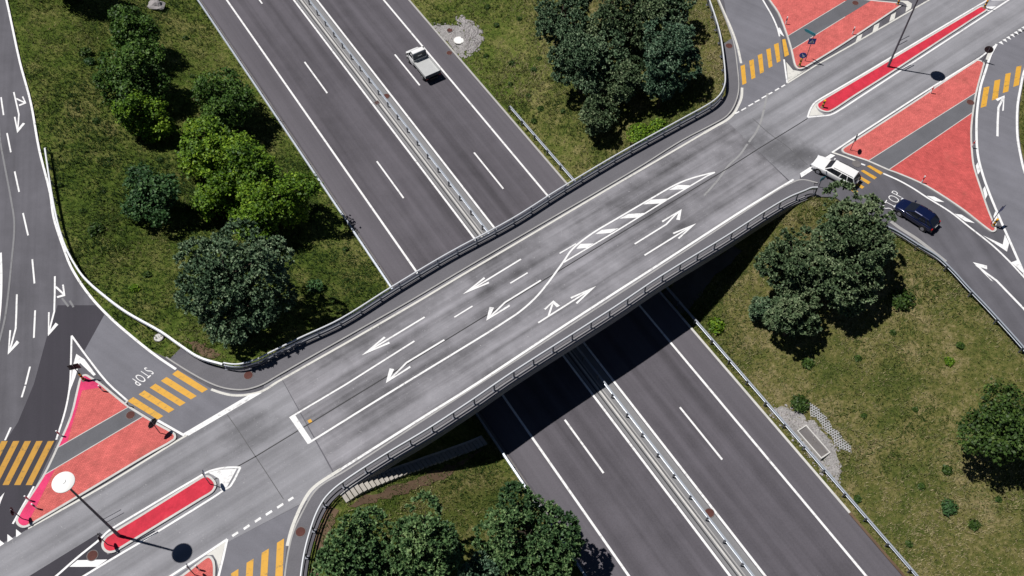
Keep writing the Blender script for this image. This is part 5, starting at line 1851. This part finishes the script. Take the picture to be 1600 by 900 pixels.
def shrub(label, px, r, matkey='leafdark', group=None, seed=0, name="shrub", spiky=False):
    x, y, z = T(*px)
    root = thing(name, label, "shrub", (x, y, z), group=group)
    rg = np.random.default_rng(seed + 500)
    n_ = int(150 + 500 * r * r)
    d = rg.normal(size=(n_, 3))
    d[:, 2] = np.abs(d[:, 2]) + 0.15
    d /= np.linalg.norm(d, axis=1, keepdims=True)
    q = rg.random(n_) ** 0.5
    P = d * (q * r)[:, None] * np.array([1, 1, 0.8])
    nr = d * 0.6 + rg.normal(size=(n_, 3)) * 0.6 + np.array([0, 0, 0.4])
    nr /= np.linalg.norm(nr, axis=1, keepdims=True)
    leaf_object("foliage", P, nr, rg.uniform(0.14, 0.34, n_) * (1.3 if spiky else 1), rg.normal(0.45, 0.2, n_), MT[matkey], root, 0.3 if spiky else 0.6)
    mb = MB()
    for k in range(5):
        a = k * 1.3 + seed
        mb.tube([(0, 0, -0.1), (math.cos(a) * r * 0.5, math.sin(a) * r * 0.5, r * 0.55)], [0.03, 0.01], 5)
    mb.build("stem", MT['bark'], root, None, False)
    return root


# field left of the motorway
tree("deciduous_tree", "dark leafy tree nearest the boulder in the left field", (208, 48), 45, 'leaf', 'leafmid', 3.2, 0.95)
tree("deciduous_tree", "dark leafy tree in the middle of the left field's row of three", (205, 112), 52, 'leaf', 'leafmid', 3.6, 0.95, density=0.9)
tree("deciduous_tree", "slim green tree at the lower end of the row of three in the left field", (225, 178), 40, 'leaf', 'leafbright', 2.8, 1.1)
tree("deciduous_tree", "tree beyond the upper left corner, mostly out of the picture, throwing a dark shadow", (105, -42), 48, 'leaf', 'leafdark', 3.6)
tree("deciduous_tree", "round green tree closest to the motorway edge in the left field", (355, 154), 54, 'leaf', 'leafmid', 3.6, 0.9)
tree("deciduous_tree", "bright green tree on the left of the leafy clump beside the motorway", (316, 222), 50, 'leaf', 'leafbright', 3.2, 0.9)
tree("deciduous_tree", "light yellow green tree in the middle of the leafy clump beside the motorway", (378, 262), 60, 'leaf', 'leafbright', 3.6, 0.85)
tree("deciduous_tree", "light green tree at the lower right of the leafy clump, shading the motorway verge", (424, 300), 60, 'leaf', 'leafbright', 4.0, 0.9)
tree("deciduous_tree", "small bright tree between the leafy clump and the big blue green pine", (334, 302), 40, 'leaf', 'leafbright', 2.4, 0.9)
tree("deciduous_tree", "low bluish green tree standing apart on the left of the leafy clump", (236, 305), 46, 'leaf', 'leafteal', 2.6, 0.75)
tree("pine_tree", "big blue green pine beside the left end of the bridge", (358, 442), 92, 'pine', 'pine', 5.2, 0.85)
tree("deciduous_tree", "light green tree at the lowest end of the leafy clump, next to the big pine", (402, 338), 40, 'leaf', 'leafbright', 2.8, 0.9)
# field between motorway and upper right slip road
tree("pine_tree", "tall dark pine on the left of the upper grove, nearest the motorway", (878, 28), 52, 'pine', 'pine', 5.0, 0.9)
tree("pine_tree", "dark pine in the left front of the upper grove", (912, 88), 58, 'pine', 'pine', 5.0, 0.9)
tree("pine_tree", "dark olive pine at the back of the upper grove", (985, 22), 62, 'pine', 'pineolive', 5.2, 0.9)
tree("pine_tree", "blue green pine on the right of the upper grove beside the slip road", (1050, 80), 52, 'pine', 'pineblue', 5.2, 0.9)
tree("pine_tree", "olive pine in the middle front of the upper grove", (972, 118), 42, 'pine', 'pineolive', 4.0, 0.9)
tree("pine_tree", "small pine at the lower left tip of the upper grove", (940, 172), 36, 'pine', 'pineolive', 2.8, 0.9)
tree("pine_tree", "small blue green pine at the lower right of the upper grove", (1035, 132), 30, 'pine', 'pineblue', 3.2, 0.9)
tree("pine_tree", "dark pine at the upper edge on the right side of the upper grove", (1045, 8), 40, 'pine', 'pine', 4.4, 0.9)
# field right of the motorway
tree("pine_tree", "large olive pine overhanging the side road beside the estate car", (1338, 356), 70, 'pine', 'pineolive', 5.4, 0.85)
tree("pine_tree", "large olive pine in the left of the right hand grove", (1245, 402), 60, 'pine', 'pineolive', 4.8, 0.85)
tree("pine_tree", "olive pine at the lower right of the right hand grove", (1322, 432), 60, 'pine', 'pineolive', 4.2, 0.85)
tree("pine_tree", "pine at the lower end of the right hand grove", (1243, 488), 46, 'pine', 'pineolive', 3.8, 0.85)
tree("pine_tree", "small bluish pine at the left edge of the right hand grove", (1190, 484), 20, 'pine', 'pine', 1.6, 0.9)
tree("deciduous_tree", "round dense dark tree alone in the grass at the right edge", (1571, 668), 57, 'leaf', 'leafdark', 4.0, 0.9, nl=34, density=1.2)
# bank at the lower edge
tree("pine_tree", "broad green pine at the lower edge closest to the staircase", (560, 868), 66, 'pine', 'pinegreen', 4.4, 0.85)
tree("pine_tree", "broad green pine in the middle of the three at the lower edge", (655, 860), 78, 'pine', 'pinegreen', 5.0, 0.85)
tree("pine_tree", "dark green pine at the lower edge overhanging the motorway shoulder", (830, 838), 82, 'pine', 'pinegreen', 5.0, 0.85)
tree("pine_tree", "bluish pine cut off by the lower edge between the other three", (752, 915), 50, 'pine', 'pineblue', 4.2, 0.85)

# shrubs and tall weeds one can tell apart
shrub("small round bush in the grass below the leafy clump, left of the bridge railing", (492, 450), 0.9, 'leafteal', seed=1)
shrub("bright green bush against the far bridge railing below the upper grove", (1000, 213), 1.5, 'leafbright', seed=2)
shrub("bright green bush beside the far bridge railing, right of the other", (1030, 200), 1.1, 'leafbright', seed=22)
shrub("low bush in the grass on the right of the right hand grove", (1408, 470), 1.2, 'leafdark', seed=3)
shrub("dark spiky weed in the right field right of the motorway shoulder", (1482, 793), 0.75, 'leafteal', seed=4, spiky=True)
shrub("small weed below the dark spiky one in the right field", (1522, 820), 0.5, 'leafdark', seed=5, spiky=True)
shrub("yellow flowering weed in the right field", (1483, 565), 0.45, 'leafbright', seed=6)
shrub("small dark bush in the upper part of the left field", (134, 84), 0.75, 'leafdark', seed=7)
shrub("second small dark bush in the upper part of the left field", (140, 97), 0.6, 'leafteal', seed=8)
shrub("rough bush in the left field near the slip road bend", (150, 360), 0.8, 'leafdark', seed=9)
shrub("small bright weed in the left field above the stone cover", (210, 452), 0.5, 'leafbright', seed=10)
shrub("dark bush beside the grid paving near the concrete chamber", (1250, 632), 0.9, 'leafdark', seed=11)
shrub("weed right of the concrete chamber", (1480, 735), 0.45, 'leafdark', seed=12)
shrub("bush at the foot of the right hand grove in the grass", (1262, 568), 0.6, 'leafdark', seed=13)
shrub("green weed growing on the bank right under the bridge end", (1120, 510), 0.9, 'leafbright', seed=14)
k = 0
for px in ((776, 40), (760, 88), (800, 100), (843, 92), (834, 110), (845, 170), (826, 150), (762, 12), (812, 30), (835, 190), (798, 132), (880, 175)):
    shrub("small dark weed tuft in the rough grass between the motorway and the upper grove", px, random.uniform(0.28, 0.5), 'leafdark', "dark weed tufts by the upper grove", seed=30 + k)
    k += 1
for px in ((1395, 520), (1340, 560), (1430, 640), (1350, 650), (1440, 760), (1340, 780), (1420, 850), (1560, 780), (1500, 540)):
    shrub("small dark weed tuft in the grass of the right field", px, random.uniform(0.2, 0.36), 'leafdark', "weed tufts in the right field", seed=30 + k)
    k += 1
for px in ((110, 150), (150, 190), (95, 290), (170, 250), (160, 300), (130, 330), (230, 430), (300, 120), (290, 60), (250, 250), (540, 390), (520, 470)):
    shrub("small dark weed tuft in the grass of the left field", px, random.uniform(0.22, 0.42), 'leafdark', "weed tufts in the left field", seed=30 + k)
    k += 1

# boulder
x, y, z = T(245, 12)
rb = np.random.default_rng(4)
import bmesh
bm = bmesh.new()
bmesh.ops.create_icosphere(bm, subdivisions=3, radius=1.0)
for v in bm.verts:
    c_ = v.co
    f = 1 + 0.22 * math.sin(3.1 * c_.x + 1.3) * math.cos(2.7 * c_.y) + 0.14 * math.sin(6 * c_.z + 2 * c_.x) + rb.normal() * 0.03
    v.co = Vector((c_.x * 1.05 * f, c_.y * 0.75 * f, c_.z * 0.62 * f + 0.25))
me = bpy.data.meshes.new("boulder")
bm.to_mesh(me)
bm.free()
me.materials.append(MT['stone'])
bo = bpy.data.objects.new("boulder", me)
COL.objects.link(bo)
bo.location = (x, y, z)
tag(bo, "grey boulder lying in the grass at the upper edge of the left field", "boulder")

# grass: blades in tufts, more and taller where it is lush
NT = 170000
GX = RNG.uniform(-66, 68, NT * 2)
GY = RNG.uniform(8, 100, NT * 2)
dH, dP = dists(GX, GY)
dB = poly_dist(GX, GY, DECK)
ok = (dH > 0.25) & (dP > 0.1) & (dB > 0.4)
for gp in (gp1, gp2, gp3, gpts):
    ok &= (poly_dist(GX, GY, gp) > 0.0) | (RNG.random(NT * 2) < 0.12)
dens = 0.35 + 0.9 * vnoise(GX, GY, 0.35, 2) + 0.35 * (vnoise(GX, GY, 1.3, 3) - 0.5)
# only where the picture can see
dn = CAM_H + 3
Zc = dn * CT + GY * ST
ok &= (np.abs(GX / Zc) < 0.62) & (np.abs((dn * ST - GY * CT) / Zc) < 0.36)
ok &= RNG.random(NT * 2) < dens
GX, GY = GX[ok], GY[ok]
GZ = terrain(GX, GY)
nb = 4
tid = np.repeat(np.arange(len(GX)), nb)
ang = RNG.uniform(0, 2 * np.pi, len(tid))
lush = vnoise(GX, GY, 0.22, 4)[tid]
ht = RNG.uniform(0.08, 0.26, len(tid)) * (0.6 + 1.1 * lush)
lean = RNG.uniform(0.3, 1.2, len(tid)) * ht
wd_ = RNG.uniform(0.025, 0.055, len(tid))
jit = RNG.normal(size=(len(tid), 2)) * 0.07
bx_, by_ = GX[tid] + jit[:, 0], GY[tid] + jit[:, 1]
bz = GZ[tid] - 0.03
ca, sa = np.cos(ang), np.sin(ang)
Vt = np.stack([np.stack([bx_ - sa * wd_, by_ + ca * wd_, bz], -1), np.stack([bx_ + sa * wd_, by_ - ca * wd_, bz], -1),
               np.stack([bx_ + ca * lean, by_ + sa * lean, bz + ht], -1)], 1).reshape(-1, 3)
n_ = len(tid)
me = bpy.data.meshes.new("grass")
me.vertices.add(3 * n_)
me.vertices.foreach_set("co", Vt.astype(np.float32).ravel())
me.loops.add(3 * n_)
me.loops.foreach_set("vertex_index", np.arange(3 * n_))
me.polygons.add(n_)
me.polygons.foreach_set("loop_start", np.arange(0, 3 * n_, 3))
me.polygons.foreach_set("loop_total", np.full(n_, 3))
me.materials.append(MT['blade'])
at = me.attributes.new("tint", 'FLOAT', 'FACE')
dry = 0.55 * (vnoise(GX, GY, 0.12, 5) - 0.5) + 0.5 * (vnoise(GX, GY, 0.8, 6) - 0.5) + 0.013 * np.clip(GX - 2, -22, 18)
tint = 0.45 + dry[tid] + RNG.normal(size=n_) * 0.20
at.data.foreach_set("value", np.clip(tint, 0, 1).astype(np.float32))
me.update()
go = bpy.data.objects.new("grass", me)
COL.objects.link(go)
go["kind"] = "stuff"
print("tufts", len(GX), "trees", len(TREES))
